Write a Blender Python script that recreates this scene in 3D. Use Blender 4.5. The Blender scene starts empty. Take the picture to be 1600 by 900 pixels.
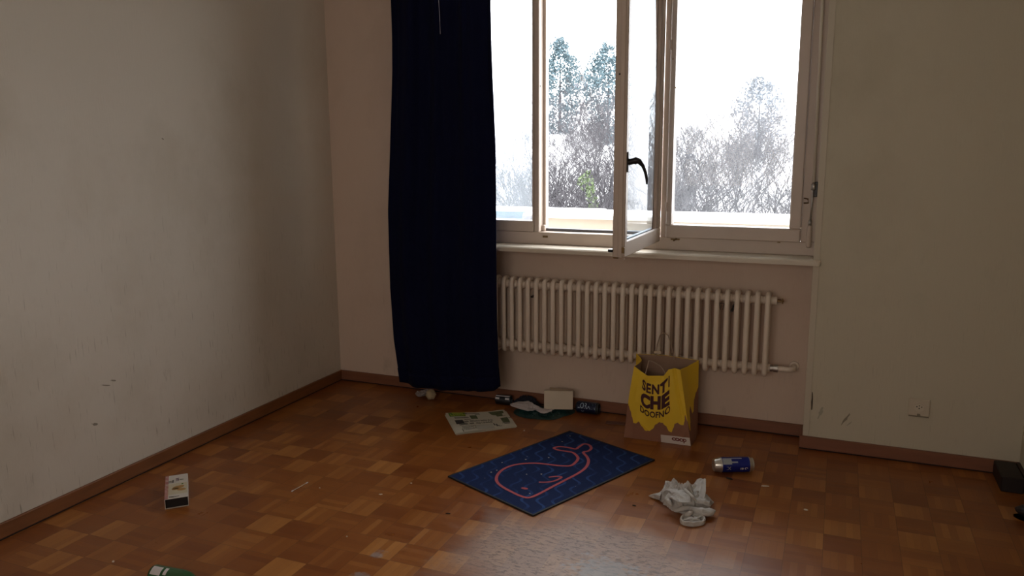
import bpy, math, random
from math import sin, cos, pi, radians, sqrt
from mathutils import Vector, Matrix, noise
random.seed(7)
S = bpy.context.scene
COL = S.collection

# ------------------------------------------------------------------ camera
FPX, PITCH, YAW, ROLL = 1235.19, 0.1784, -0.3914, -0.0062
CAM = Vector((2.7445, -3.9068, 1.4))
fw = Vector((sin(YAW)*cos(PITCH), cos(YAW)*cos(PITCH), -sin(PITCH)))
r0 = Vector((cos(YAW), -sin(YAW), 0)); u0 = r0.cross(fw)
RT = r0*cos(ROLL) + u0*sin(ROLL); UP = -r0*sin(ROLL) + u0*cos(ROLL)
cd = bpy.data.cameras.new('camera'); cam = bpy.data.objects.new('camera', cd); COL.objects.link(cam)
cd.sensor_width = 36; cd.lens = FPX*36/1600; cd.clip_start = .05; cd.clip_end = 400
m = Matrix((RT, UP, -fw)).transposed().to_4x4(); m.translation = CAM; cam.matrix_world = m
S.camera = cam

# ------------------------------------------------------------------ light
S.view_settings.view_transform = 'Standard'; S.view_settings.look = 'None'
S.view_settings.gamma = 1; S.view_settings.use_curve_mapping = False
S.view_settings.exposure = 0.12
W = bpy.data.worlds.new('overcast_sky'); S.world = W; W.use_nodes = True
wn = W.node_tree.nodes; wl = W.node_tree.links
bg = wn['Background']; bg.inputs['Strength'].default_value = 8.5
tc = wn.new('ShaderNodeTexCoord'); sp = wn.new('ShaderNodeSeparateXYZ'); cr = wn.new('ShaderNodeValToRGB')
wl.new(tc.outputs['Generated'], sp.inputs[0]); wl.new(sp.outputs['Z'], cr.inputs[0]); wl.new(cr.outputs[0], bg.inputs['Color'])
cr.color_ramp.elements[0].color = (.82, .86, .9, 1); cr.color_ramp.elements[0].position = 0
cr.color_ramp.elements[1].color = (.95, .97, 1, 1); cr.color_ramp.elements[1].position = .6
def portal(name, loc, rot, sx, sy):
    l = bpy.data.lights.new(name, 'AREA'); l.shape = 'RECTANGLE'; l.size = sx; l.size_y = sy
    l.cycles.is_portal = True
    o = bpy.data.objects.new(name, l); o.location = loc; o.rotation_euler = rot; COL.objects.link(o)
portal('window_portal', (1.63, .34, 1.56), (radians(-90), 0, 0), 2.1, 1.5)
portal('fill_window_portal', (1.9, -5.44, 1.55), (radians(90), 0, 0), 2.3, 1.5)  # portal of the added window behind the camera
S.cycles.max_bounces = 12; S.cycles.diffuse_bounces = 9; S.cycles.transparent_max_bounces = 12

# ------------------------------------------------------------------ measuring helpers: a pixel of the photo met with a real plane
def ray(px, py): return RT*((px-800)/FPX) + UP*((450-py)/FPX) + fw
def G(px, py, z=0.0):
    d = ray(px, py); return CAM + d*((z-CAM.z)/d.z)
def PY(px, py, y):
    d = ray(px, py); return CAM + d*((y-CAM.y)/d.y)
def smooth(t): t = max(0, min(1, t)); return t*t*(3-2*t)
def lerp(a, b, t): return a + (b-a)*t
def table(t, pts):
    if t <= pts[0][0]: return pts[0][1]
    for (a, va), (b, vb) in zip(pts, pts[1:]):
        if t <= b: return lerp(va, vb, (t-a)/(b-a) if b > a else 0)
    return pts[-1][1]

# ------------------------------------------------------------------ materials
def new_mat(name):
    m = bpy.data.materials.new(name); m.use_nodes = True
    return m, m.node_tree.nodes, m.node_tree.links, m.node_tree.nodes['Principled BSDF']
def mat(name, col, rough=.6, metal=0, var=.0, vscale=12, bump=0, bscale=80, stretch=(1,1,1), spec=.5, sheen=0):
    m, n, l, p = new_mat(name)
    p.inputs['Base Color'].default_value = (*col, 1); p.inputs['Roughness'].default_value = rough
    p.inputs['Metallic'].default_value = metal; p.inputs['Specular IOR Level'].default_value = spec
    if sheen: p.inputs['Sheen Weight'].default_value = sheen
    if var or bump:
        tc = n.new('ShaderNodeTexCoord'); mp = n.new('ShaderNodeMapping'); mp.inputs['Scale'].default_value = stretch
        l.new(tc.outputs['Object'], mp.inputs[0])
        if var:
            nz = n.new('ShaderNodeTexNoise'); nz.inputs['Scale'].default_value = vscale; nz.inputs['Detail'].default_value = 5
            l.new(mp.outputs[0], nz.inputs['Vector'])
            mx = n.new('ShaderNodeMix'); mx.data_type = 'RGBA'
            mx.inputs['A'].default_value = (*[c*(1-var) for c in col], 1); mx.inputs['B'].default_value = (*[min(1, c*(1+var)) for c in col], 1)
            l.new(nz.outputs[0], mx.inputs['Factor']); l.new(mx.outputs['Result'], p.inputs['Base Color'])
        if bump:
            nb = n.new('ShaderNodeTexNoise'); nb.inputs['Scale'].default_value = bscale; nb.inputs['Detail'].default_value = 3
            l.new(mp.outputs[0], nb.inputs['Vector'])
            b = n.new('ShaderNodeBump'); b.inputs['Strength'].default_value = bump; b.inputs['Distance'].default_value = .003
            l.new(nb.outputs[0], b.inputs['Height']); l.new(b.outputs[0], p.inputs['Normal'])
    return m
def math_node(n, l, op, a, b=None, c=None):
    x = n.new('ShaderNodeMath'); x.operation = op
    for i, v in enumerate((a, b, c)):
        if v is None: continue
        if isinstance(v, (int, float)): x.inputs[i].default_value = v
        else: l.new(v, x.inputs[i])
    return x.outputs[0]

def wallpaper(name, base, dirt, streak=.5):
    m, n, l, p = new_mat(name); p.inputs['Roughness'].default_value = .85; p.inputs['Specular IOR Level'].default_value = .2
    tc = n.new('ShaderNodeTexCoord')
    def nz(scale, stretch, det=4, rough=.55):
        mp = n.new('ShaderNodeMapping'); mp.inputs['Scale'].default_value = stretch; l.new(tc.outputs['Object'], mp.inputs[0])
        t = n.new('ShaderNodeTexNoise'); t.inputs['Scale'].default_value = scale; t.inputs['Detail'].default_value = det
        t.inputs['Roughness'].default_value = rough; l.new(mp.outputs[0], t.inputs['Vector']); return t.outputs[0]
    def ramp(x, a, b):
        r = n.new('ShaderNodeMapRange'); r.inputs['From Min'].default_value = a; r.inputs['From Max'].default_value = b; l.new(x, r.inputs[0]); return r.outputs[0]
    fine = nz(1, (160, 160, 14), 3); fib = ramp(nz(1, (120, 120, 9), 2), .63, .76)       # vertical fibres of the paper
    blot = ramp(nz(1.6, (1, 1, .8), 6, .62), .5, .8)
    sep = n.new('ShaderNodeSeparateXYZ'); l.new(tc.outputs['Object'], sep.inputs[0])
    low = ramp(sep.outputs['Z'], 1.5, .15)
    scuff = ramp(nz(5, (1, 1, .45), 7, .7), .6, .8)
    def mix(f, A, B):
        x = n.new('ShaderNodeMix'); x.data_type = 'RGBA'
        if isinstance(f, float): x.inputs['Factor'].default_value = f
        else: l.new(f, x.inputs['Factor'])
        for k, v in (('A', A), ('B', B)):
            if isinstance(v, tuple): x.inputs[k].default_value = (*v, 1)
            else: l.new(v, x.inputs[k])
        return x.outputs['Result']
    c = mix(math_node(n, l, 'MULTIPLY', blot, .45), base, dirt)
    c = mix(math_node(n, l, 'MULTIPLY', math_node(n, l, 'MULTIPLY', scuff, low), .5), c, tuple(v*.8 for v in dirt))
    c = mix(math_node(n, l, 'MULTIPLY', math_node(n, l, 'MULTIPLY', fib, low), streak), c, tuple(v*.6 for v in dirt))
    c = mix(math_node(n, l, 'MULTIPLY', fine, .12), c, tuple(v*.7 for v in base))
    l.new(c, p.inputs['Base Color'])
    b = n.new('ShaderNodeBump'); b.inputs['Strength'].default_value = .35; b.inputs['Distance'].default_value = .002
    l.new(fine, b.inputs['Height']); l.new(b.outputs[0], p.inputs['Normal'])
    return m

def parquet():
    m, n, l, p = new_mat('mosaic_parquet')
    tc = n.new('ShaderNodeTexCoord'); sep = n.new('ShaderNodeSeparateXYZ'); l.new(tc.outputs['Object'], sep.inputs[0])
    M = lambda op, a, b=None, c=None: math_node(n, l, op, a, b, c)
    q = .125
    gx = M('DIVIDE', M('ADD', sep.outputs['X'], -.0185+5*q), q); gy = M('DIVIDE', M('ADD', sep.outputs['Y'], .002+80*q), q)
    ix = M('FLOOR', gx); iy = M('FLOOR', gy); fx = M('FRACT', gx); fy = M('FRACT', gy)
    par = M('MODULO', M('ADD', ix, iy), 2.0)
    inv = M('SUBTRACT', 1.0, par)
    across = M('ADD', M('MULTIPLY', fx, par), M('MULTIPLY', fy, inv))     # runs over the strips
    along = M('ADD', M('MULTIPLY', fy, par), M('MULTIPLY', fx, inv))
    st = M('MULTIPLY', across, 5.0); si = M('FLOOR', st); sf = M('FRACT', st)
    def white(a, b, c):
        cb = n.new('ShaderNodeCombineXYZ'); l.new(a, cb.inputs[0]); l.new(b, cb.inputs[1])
        if isinstance(c, float): cb.inputs[2].default_value = c
        else: l.new(c, cb.inputs[2])
        w = n.new('ShaderNodeTexWhiteNoise'); w.noise_dimensions = '3D'; l.new(cb.outputs[0], w.inputs['Vector']); return w.outputs['Value']
    sq = white(ix, iy, 31.0); sl = white(ix, iy, si)
    # wood grain along each strip
    cb = n.new('ShaderNodeCombineXYZ'); l.new(M('MULTIPLY', across, 5.5), cb.inputs[0]); l.new(M('ADD', M('MULTIPLY', along, .55), M('MULTIPLY', sl, 40)), cb.inputs[1]); l.new(M('MULTIPLY', sq, 60), cb.inputs[2])
    gr = n.new('ShaderNodeTexNoise'); gr.inputs['Scale'].default_value = 7; gr.inputs['Detail'].default_value = 4; l.new(cb.outputs[0], gr.inputs['Vector'])
    # squares of one direction are mostly the lighter ones
    t = M('ADD', M('ADD', M('MULTIPLY', sq, .36), M('MULTIPLY', sl, .27)), M('ADD', M('MULTIPLY', par, .20), M('MULTIPLY', gr.outputs[0], .13)))
    r = n.new('ShaderNodeValToRGB'); l.new(t, r.inputs[0]); e = r.color_ramp.elements
    e[0].position = .10; e[0].color = (.172, .047, .009, 1); e[1].position = .98; e[1].color = (.44, .19, .045, 1)
    x = r.color_ramp.elements.new(.5); x.color = (.25, .080, .015, 1)
    # dark seams
    def edge(f, w): return M('LESS_THAN', M('MINIMUM', f, M('SUBTRACT', 1.0, f)), w)
    seam = M('MAXIMUM', M('MULTIPLY', edge(sf, .02), .45), M('MAXIMUM', M('MULTIPLY', edge(fx, .008), .8), M('MULTIPLY', edge(fy, .008), .8)))
    mx = n.new('ShaderNodeMix'); mx.data_type = 'RGBA'; l.new(M('MULTIPLY', seam, .6), mx.inputs['Factor']); l.new(r.outputs[0], mx.inputs['A']); mx.inputs['B'].default_value = (.035, .014, .006, 1)
    # worn patch, varnish gone, wood greyed
    def dist(cx, cy, rx, ry):
        a = M('DIVIDE', M('SUBTRACT', sep.outputs['X'], cx), rx); b = M('DIVIDE', M('SUBTRACT', sep.outputs['Y'], cy), ry)
        return M('SQRT', M('ADD', M('MULTIPLY', a, a), M('MULTIPLY', b, b)))
    wn_ = n.new('ShaderNodeTexNoise'); wn_.inputs['Scale'].default_value = 5; wn_.inputs['Detail'].default_value = 6; l.new(tc.outputs['Object'], wn_.inputs['Vector'])
    wc = G(850, 868); wc2 = G(960, 890)
    d1 = M('MINIMUM', dist(wc.x+.08, wc.y, .42, .30), dist(wc2.x, wc2.y-.1, .4, .33))
    wr = n.new('ShaderNodeMapRange'); wr.inputs['From Min'].default_value = 1.25; wr.inputs['From Max'].default_value = .65
    l.new(M('ADD', d1, M('MULTIPLY', M('SUBTRACT', wn_.outputs[0], .5), 1.3)), wr.inputs[0])
    worn = wr.outputs[0]
    m2 = n.new('ShaderNodeMix'); m2.data_type = 'RGBA'; l.new(M('MULTIPLY', worn, .55), m2.inputs['Factor']); l.new(mx.outputs['Result'], m2.inputs['A']); m2.inputs['B'].default_value = (.40, .31, .25, 1)
    # dirt cracks and mottling in the worn patch
    cm = n.new('ShaderNodeMapping'); cm.inputs['Scale'].default_value = (30, 75, 30); cm.inputs['Rotation'].default_value = (0, 0, .15); l.new(tc.outputs['Object'], cm.inputs[0])
    cn = n.new('ShaderNodeTexNoise'); cn.inputs['Scale'].default_value = 1; cn.inputs['Detail'].default_value = 7; cn.inputs['Roughness'].default_value = .7; l.new(cm.outputs[0], cn.inputs['Vector'])
    vc = n.new('ShaderNodeTexVoronoi'); vc.feature = 'DISTANCE_TO_EDGE'; vc.inputs['Scale'].default_value = 1; vm = n.new('ShaderNodeMapping'); vm.inputs['Scale'].default_value = (20, 75, 30); l.new(tc.outputs['Object'], vm.inputs[0])
    va = n.new('ShaderNodeVectorMath'); va.operation = 'ADD'; l.new(vm.outputs[0], va.inputs[0]); vs = n.new('ShaderNodeVectorMath'); vs.operation = 'SCALE'; vs.inputs['Scale'].default_value = 1.2; l.new(cn.outputs[1], vs.inputs[0]); l.new(vs.outputs[0], va.inputs[1]); l.new(va.outputs[0], vc.inputs['Vector'])
    bigr = n.new('ShaderNodeMapRange'); bigr.inputs['From Min'].default_value = .42; bigr.inputs['From Max'].default_value = .60; l.new(wn_.outputs[0], bigr.inputs[0])
    crk = M('MULTIPLY', M('LESS_THAN', vc.outputs['Distance'], .06), M('GREATER_THAN', cn.outputs[0], .50))
    cr_ = n.new('ShaderNodeMapRange'); cr_.inputs['From Min'].default_value = .50; cr_.inputs['From Max'].default_value = .62; l.new(cn.outputs[0], cr_.inputs[0])
    dirt_ = M('MAXIMUM', M('MULTIPLY', crk, .65), M('MULTIPLY', cr_.outputs[0], M('ADD', .25, M('MULTIPLY', bigr.outputs[0], .6))))
    m3 = n.new('ShaderNodeMix'); m3.data_type = 'RGBA'; l.new(M('MULTIPLY', dirt_, worn), m3.inputs['Factor']); l.new(m2.outputs['Result'], m3.inputs['A']); m3.inputs['B'].default_value = (.075, .045, .035, 1)
    # bluish blots; the largest is sky reflection painted into the colour
    out = m3.outputs['Result']
    bn_ = n.new('ShaderNodeTexNoise'); bn_.inputs['Scale'].default_value = 38; bn_.inputs['Detail'].default_value = 4; l.new(tc.outputs['Object'], bn_.inputs['Vector'])
    for (px, py, rx, ry, s) in ((590, 866, .024, .022, .5), (563, 899, .026, .02, .45), (948, 893, .12, .08, .5)):
        c = G(px, py); dd = dist(c.x, c.y, rx, ry)
        rr = n.new('ShaderNodeMapRange'); rr.inputs['From Min'].default_value = 1.2; rr.inputs['From Max'].default_value = .6
        l.new(M('ADD', dd, M('MULTIPLY', M('SUBTRACT', bn_.outputs[0], .5), 3.0)), rr.inputs[0])
        k = n.new('ShaderNodeMix'); k.data_type = 'RGBA'; l.new(M('MULTIPLY', rr.outputs[0], s), k.inputs['Factor']); l.new(out, k.inputs['A']); k.inputs['B'].default_value = (.27, .30, .32, 1); out = k.outputs['Result']
    l.new(out, p.inputs['Base Color'])
    rn = n.new('ShaderNodeTexNoise'); rn.inputs['Scale'].default_value = 9; rn.inputs['Detail'].default_value = 5; l.new(tc.outputs['Object'], rn.inputs['Vector'])
    rough = M('ADD', M('ADD', .22, M('MULTIPLY', rn.outputs[0], .16)), M('ADD', M('MULTIPLY', worn, .12), M('MULTIPLY', sl, .05)))
    l.new(rough, p.inputs['Roughness']); p.inputs['Specular IOR Level'].default_value = .5
    bp = n.new('ShaderNodeBump'); bp.inputs['Strength'].default_value = .25; bp.inputs['Distance'].default_value = .0015
    l.new(M('ADD', M('MULTIPLY', gr.outputs[0], .35), M('ADD', M('MULTIPLY', sl, .5), M('SUBTRACT', M('MULTIPLY', M('MULTIPLY', M('SUBTRACT', cn.outputs[0], M('MULTIPLY', crk, .4)), worn), 3.0), seam))), bp.inputs['Height']); l.new(bp.outputs[0], p.inputs['Normal'])
    return m

def glass(name, film, tint=(1, 1, 1), ior=1.45):
    m, n, l, p = new_mat(name); n.remove(p)
    out = n['Material Output']
    tr = n.new('ShaderNodeBsdfTransparent'); tr.inputs[0].default_value = (*[.96*t for t in tint], 1)
    gl = n.new('ShaderNodeBsdfGlossy'); gl.inputs['Roughness'].default_value = .03
    fr = n.new('ShaderNodeFresnel'); fr.inputs[0].default_value = ior
    tl = n.new('ShaderNodeBsdfTranslucent'); tl.inputs[0].default_value = (.85, .93, 1, 1)
    a = n.new('ShaderNodeMixShader'); b = n.new('ShaderNodeMixShader')
    tc = n.new('ShaderNodeTexCoord'); nz = n.new('ShaderNodeTexNoise'); nz.inputs['Scale'].default_value = 3.5; nz.inputs['Detail'].default_value = 6
    l.new(tc.outputs['Object'], nz.inputs['Vector'])
    f = math_node(n, l, 'MULTIPLY', math_node(n, l, 'ADD', nz.outputs[0], .5), film)
    l.new(f, a.inputs[0]); l.new(tr.outputs[0], a.inputs[1]); l.new(tl.outputs[0], a.inputs[2])
    l.new(fr.outputs[0], b.inputs[0]); l.new(a.outputs[0], b.inputs[1]); l.new(gl.outputs[0], b.inputs[2])
    l.new(b.outputs[0], out.inputs[0]); return m

M_WALL_L = wallpaper('pale_wallpaper', (.62, .57, .49), (.36, .30, .21), .7)
M_WALL_B = wallpaper('warm_wall_paint', (.64, .52, .43), (.40, .30, .23), .25)
M_WALL_R = wallpaper('greenish_wallpaper', (.56, .52, .41), (.33, .29, .20), .22)
M_CEIL = mat('ceiling_paint', (.7, .67, .6), .9)
M_FLOOR = parquet()
M_SKIRT = mat('skirting_wood', (.20, .075, .024), .5, var=.35, vscale=3, stretch=(2, 2, 14))
M_SKIRT_N = mat('reddish_skirting_wood', (.21, .085, .045), .45, var=.3, vscale=3, stretch=(2, 2, 14))
M_DARKWOOD = mat('dark_stained_wood', (.035, .016, .012), .5, var=.3)
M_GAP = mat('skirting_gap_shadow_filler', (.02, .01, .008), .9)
M_FRAME = mat('window_paint', (.52, .43, .36), .42, var=.12, vscale=6, bump=.15)
M_SEAL = mat('grey_rubber_seal', (.11, .11, .12), .6)
M_SILL = mat('sill_paint', (.60, .54, .44), .35, var=.15, vscale=9)
M_RAD = mat('radiator_enamel', (.72, .63, .53), .38)
M_IRON = mat('black_iron', (.012, .011, .011), .35, metal=.3)
M_STEEL = mat('dull_steel', (.45, .43, .4), .4, metal=1)
M_BRASS = mat('tarnished_brass', (.2, .13, .06), .4, metal=1)
M_NAVY = mat('navy_velvet', (.0021, .0036, .022), .9, var=.25, vscale=4, bump=.2, bscale=200, spec=.12, sheen=.012)
M_GL_L = glass('hazy_glass', .10, (.97, .99, 1)); M_GL_M = glass('misted_glass', .055, (.88, .92, .95), 1.03); M_GL_R = glass('clear_glass', .026, (1, 1, 1), 1.25); M_GL_REAR = glass('fill_window_glass', .02, (.74, .67, .61))  # rear pane tint only sets the strength of the added fill daylight
M_CREAM = mat('cream_render', (.42, .385, .33), .9, var=.05)
M_WHITE_CAP = mat('white_coping', (.85, .85, .83), .8)
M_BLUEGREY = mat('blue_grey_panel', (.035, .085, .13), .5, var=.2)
M_SNOW = mat('pale_hillside', (.62, .62, .62), .95, var=.2, vscale=.3)
M_BARK = mat('grey_bark', (.026, .023, .026), .9)
M_BARK2 = mat('pale_bark', (.05, .046, .05), .9)
M_NEEDLE = mat('evergreen_needles', (.048, .078, .09), .8, var=.4, vscale=2)
M_IVY = mat('ivy_leaves', (.05, .075, .022), .6, var=.4, vscale=9)
M_TWIGHAZE = mat('haze_paled_twigs', (.16, .155, .16), .9)  # pale twig colour with distance haze painted in
M_HOUSE = mat('white_render', (.8, .8, .78), .9); M_ROOF = mat('pale_roof', (.55, .52, .5), .9); M_HWIN = mat('house_window', (.12, .13, .15), .3)

# ------------------------------------------------------------------ mesh helpers
def mesh_obj(name, V, F, mats, parent=None, smooth_=False, fm=None, loc=None):
    me = bpy.data.meshes.new(name); me.from_pydata([tuple(v) for v in V], [], F)
    for mm in (mats if isinstance(mats, (list, tuple)) else [mats]): me.materials.append(mm)
    if fm: me.polygons.foreach_set('material_index', fm)
    if smooth_: me.polygons.foreach_set('use_smooth', [True]*len(me.polygons))
    me.update()
    o = bpy.data.objects.new(name, me); COL.objects.link(o)
    if parent: o.parent = parent
    if loc: o.location = loc
    return o
def tag(o, label=None, cat=None, group=None, kind=None):
    if label: o['label'] = label
    if cat: o['category'] = cat
    if group: o['group'] = group
    if kind: o['kind'] = kind
    return o
def empty(name, loc, label=None, cat=None, group=None, rz=0):
    o = bpy.data.objects.new(name, None); COL.objects.link(o); o.location = loc; o.rotation_euler = (0, 0, rz); o.empty_display_size = .05
    return tag(o, label, cat, group)
class B:                                             # collects shapes for ONE mesh
    def __init__(s): s.V = []; s.F = []; s.M = []
    def add(s, V, F, mi=0):
        k = len(s.V); s.V += [Vector(v) for v in V]; s.F += [tuple(i+k for i in f) for f in F]; s.M += [mi]*len(F); return s
    def box(s, x0, x1, y0, y1, z0, z1, c=0, mi=0):
        if c <= 0:
            V = [(x, y, z) for z in (z0, z1) for x, y in ((x0, y0), (x1, y0), (x1, y1), (x0, y1))]
            return s.add(V, [(3, 2, 1, 0), (4, 5, 6, 7), (0, 1, 5, 4), (1, 2, 6, 5), (2, 3, 7, 6), (3, 0, 4, 7)], mi)
        # box with chamfered edges
        V = []; idx = {}
        for i, x in enumerate((x0, x1)):
            for j, y in enumerate((y0, y1)):
                for k, z in enumerate((z0, z1)):
                    sx, sy, sz = (c if i == 0 else -c), (c if j == 0 else -c), (c if k == 0 else -c)
                    for a in range(3):
                        idx[i, j, k, a] = len(V)
                        V.append((x + (0 if a == 0 else sx), y + (0 if a == 1 else sy), z + (0 if a == 2 else sz)))
        F = []
        I = lambda i, j, k, a: idx[i, j, k, a]
        for a in range(3):
            for e in (0, 1):
                q = []
                for (u, v) in ((0, 0), (1, 0), (1, 1), (0, 1)):
                    t = [u, v]; t.insert(a, e); q.append(I(*t, a))
                F.append(tuple(q) if (e == 1) ^ (a == 1) else tuple(reversed(q)))
        for a in range(3):                             # edges along axis a
            b_, c_ = [k for k in range(3) if k != a]
            for u in (0, 1):
                for v in (0, 1):
                    p = [0, 0, 0]; p[b_] = u; p[c_] = v; q = list(p); q[a] = 1
                    F.append((I(*p, b_), I(*p, c_), I(*q, c_), I(*q, b_)))
        for i in (0, 1):
            for j in (0, 1):
                for k in (0, 1): F.append((I(i, j, k, 0), I(i, j, k, 1), I(i, j, k, 2)))
        return s.add(V, F, mi)
    def tube(s, P, R, n=10, cap=True, closed=False, mi=0, flat=None):
        P = [Vector(p) for p in P]; N = len(P)
        if not isinstance(R, (list, tuple)): R = [R]*N
        V = []; prev = None
        for i, p in enumerate(P):
            if closed: t = P[(i+1) % N] - P[i-1]
            else: t = P[min(i+1, N-1)] - P[max(i-1, 0)]
            t.normalize()
            if prev is None:
                a = Vector((0, 0, 1)) if abs(t.z) < .9 else Vector((1, 0, 0)); nrm = (a - t*a.dot(t)).normalized()
            else: nrm = (prev - t*prev.dot(t)).normalized()
            prev = nrm; bn = t.cross(nrm)
            for k in range(n):
                an = 2*pi*k/n; V.append(p + (nrm*cos(an)*(flat or 1) + bn*sin(an))*R[i])
        F = [(i*n+k, i*n+(k+1) % n, ((i+1) % N)*n+(k+1) % n, ((i+1) % N)*n+k) for i in range(N if closed else N-1) for k in range(n)]
        if cap and not closed: F += [tuple(reversed(range(n))), tuple((N-1)*n+k for k in range(n))]
        return s.add(V, F, mi)
    def lathe(s, O, axis, prof, n=32, mi=0):           # prof: (distance along axis, radius[, material])
        O = Vector(O); ax = Vector(axis).normalized(); a = Vector((0, 0, 1)) if abs(ax.z) < .9 else Vector((1, 0, 0))
        u = (a-ax*a.dot(ax)).normalized(); v = ax.cross(u); V = []
        for q in prof:
            for k in range(n):
                an = 2*pi*k/n; V.append(O + ax*q[0] + (u*cos(an)+v*sin(an))*max(q[1], 1e-5))
        k0 = len(s.V); s.V += V
        for i in range(len(prof)-1):
            mm = prof[i][2] if len(prof[i]) > 2 else mi
            for k in range(n):
                s.F.append((k0+i*n+k, k0+i*n+(k+1) % n, k0+(i+1)*n+(k+1) % n, k0+(i+1)*n+k)); s.M.append(mm)
        return s
    def grid(s, f, nu, nv, mi=0, mf=None):
        V = [f(i/nu, j/nv) for j in range(nv+1) for i in range(nu+1)]
        k0 = len(s.V); s.V += [Vector(v) for v in V]
        for j in range(nv):
            for i in range(nu):
                a = j*(nu+1)+i; s.F.append((k0+a, k0+a+1, k0+a+nu+2, k0+a+nu+1)); s.M.append(mf((i+.5)/nu, (j+.5)/nv) if mf else mi)
        return s
    def map(s, f): s.V = [Vector(f(v)) for v in s.V]; return s
    def build(s, name, mats, parent=None, smooth_=False, loc=None):
        L = Vector(loc) if loc else None
        V = [v-L for v in s.V] if L else s.V
        return mesh_obj(name, V, s.F, mats, parent, smooth_, s.M, L)
def auto_smooth(o, deg=35):
    me = o.data
    me.polygons.foreach_set('use_smooth', [True]*len(me.polygons)); me.set_sharp_from_angle(angle=radians(deg)); return o
def solid(o, t, off=0):
    md = o.modifiers.new('thickness', 'SOLIDIFY'); md.thickness = t; md.offset = off; return o
def subsurf(o, n=1):
    md = o.modifiers.new('smoothing', 'SUBSURF'); md.levels = n; md.render_levels = n; return o
def struct(o): o['kind'] = 'structure'; return o
def text_geo(txt, size=1, align='LEFT', bold=.0, spacing=1.0):
    c = bpy.data.curves.new('lettering', 'FONT'); c.body = txt; c.size = size; c.align_x = align; c.offset = bold; c.resolution_u = 3; c.space_character = spacing
    o = bpy.data.objects.new('lettering', c); COL.objects.link(o)
    dg = bpy.context.evaluated_depsgraph_get(); me = bpy.data.meshes.new_from_object(o.evaluated_get(dg))
    V = [v.co.copy() for v in me.vertices]; F = [tuple(p.vertices) for p in me.polygons]
    bpy.data.objects.remove(o); bpy.data.curves.remove(c); bpy.data.meshes.remove(me); return V, F
def text_obj(name, txt, f, mt, parent, size=1, align='LEFT', bold=0, spacing=1):
    V, F = text_geo(txt, size, align, bold, spacing)
    return mesh_obj(name, [f(v.x, v.y) for v in V], F, mt, parent)

# ================================================================== THE ROOM
XR, XP, D, ZC, YF, T = 3.524, 2.657, .151, 2.5, -5.2, .28
struct(B().box(-.3, XR+.3, YF-.3, .02, -.12, 0).build('floor', M_FLOOR))
struct(B().box(-.3, XR+.3, YF-.3, T, ZC, ZC+.15).build('ceiling', M_CEIL))
struct(B().box(-.3, 0, YF-.3, T, 0, ZC).build('wall_left', M_WALL_L))
struct(B().box(XR, XR+.3, YF-.3, T, 0, ZC).build('wall_right', M_WALL_R))
struct(B().box(0, .8, YF-.3, YF, 0, ZC).box(3.0, XR, YF-.3, YF, 0, ZC).box(.8, 3.0, YF-.3, YF, 0, .85).box(.8, 3.0, YF-.3, YF, 2.25, ZC).build('wall_front', M_WALL_L))
w2 = struct(B().box(.8, 3.0, YF-.12, YF-.05, .85, .93, .003).box(.8, 3.0, YF-.12, YF-.05, 2.17, 2.25, .003).box(.8, .87, YF-.12, YF-.05, .93, 2.17, .003).box(2.93, 3.0, YF-.12, YF-.05, .93, 2.17, .003).box(1.85, 1.95, YF-.12, YF-.05, .93, 2.17, .003).build('added_fill_window', M_FRAME))  # unseen window added behind the camera to fill the back and right walls
B().box(.87, 1.85, YF-.09, YF-.085, .93, 2.17).build('window_pane', M_GL_REAR, w2); B().box(1.95, 2.93, YF-.09, YF-.085, .93, 2.17).build('window_pane', M_GL_REAR, w2)
struct(B().box(0, .58, 0, T, 0, ZC).box(.58, XP, 0, T, 0, .862).box(.58, XP, 0, T, 2.3, ZC).build('wall_back', M_WALL_B))
struct(B().box(XP, XR, -D, T, 0, ZC).build('wall_back_projecting', M_WALL_R))
struct(B().box(XP-.0015, XP+.026, -D-.003, -D+.02, .063, ZC, .0012).build('trim_1', mat('corner_strip_paint', (.54, .49, .39), .6)))
# skirting boards
bh, bt = .062, .014
struct(B().box(0, bt, YF, 0, .006, bh, .002).build('baseboard_left', M_SKIRT))
struct(B().box(bt, XP-.002, -bt, 0, .006, bh, .002).build('baseboard_back', M_SKIRT_N))
struct(B().box(XP-.014, XR, -D-bt, -D, .006, bh, .002).box(XP-.014, XP, -D, -.0145, .006, bh, .002).build('baseboard_right', M_SKIRT_N))
struct(B().box(XR-bt, XR, YF, -D-bt, .006, bh+.004, .002).build('baseboard_side', M_DARKWOOD))

# dark strip painting the shadow gap between skirting and parquet
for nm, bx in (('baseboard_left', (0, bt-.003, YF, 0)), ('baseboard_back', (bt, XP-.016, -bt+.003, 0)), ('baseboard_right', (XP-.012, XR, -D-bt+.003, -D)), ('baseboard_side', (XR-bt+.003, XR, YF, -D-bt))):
    B().box(*bx, .0002, .0062).build('gap_shadow', M_GAP, bpy.data.objects[nm])
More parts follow.
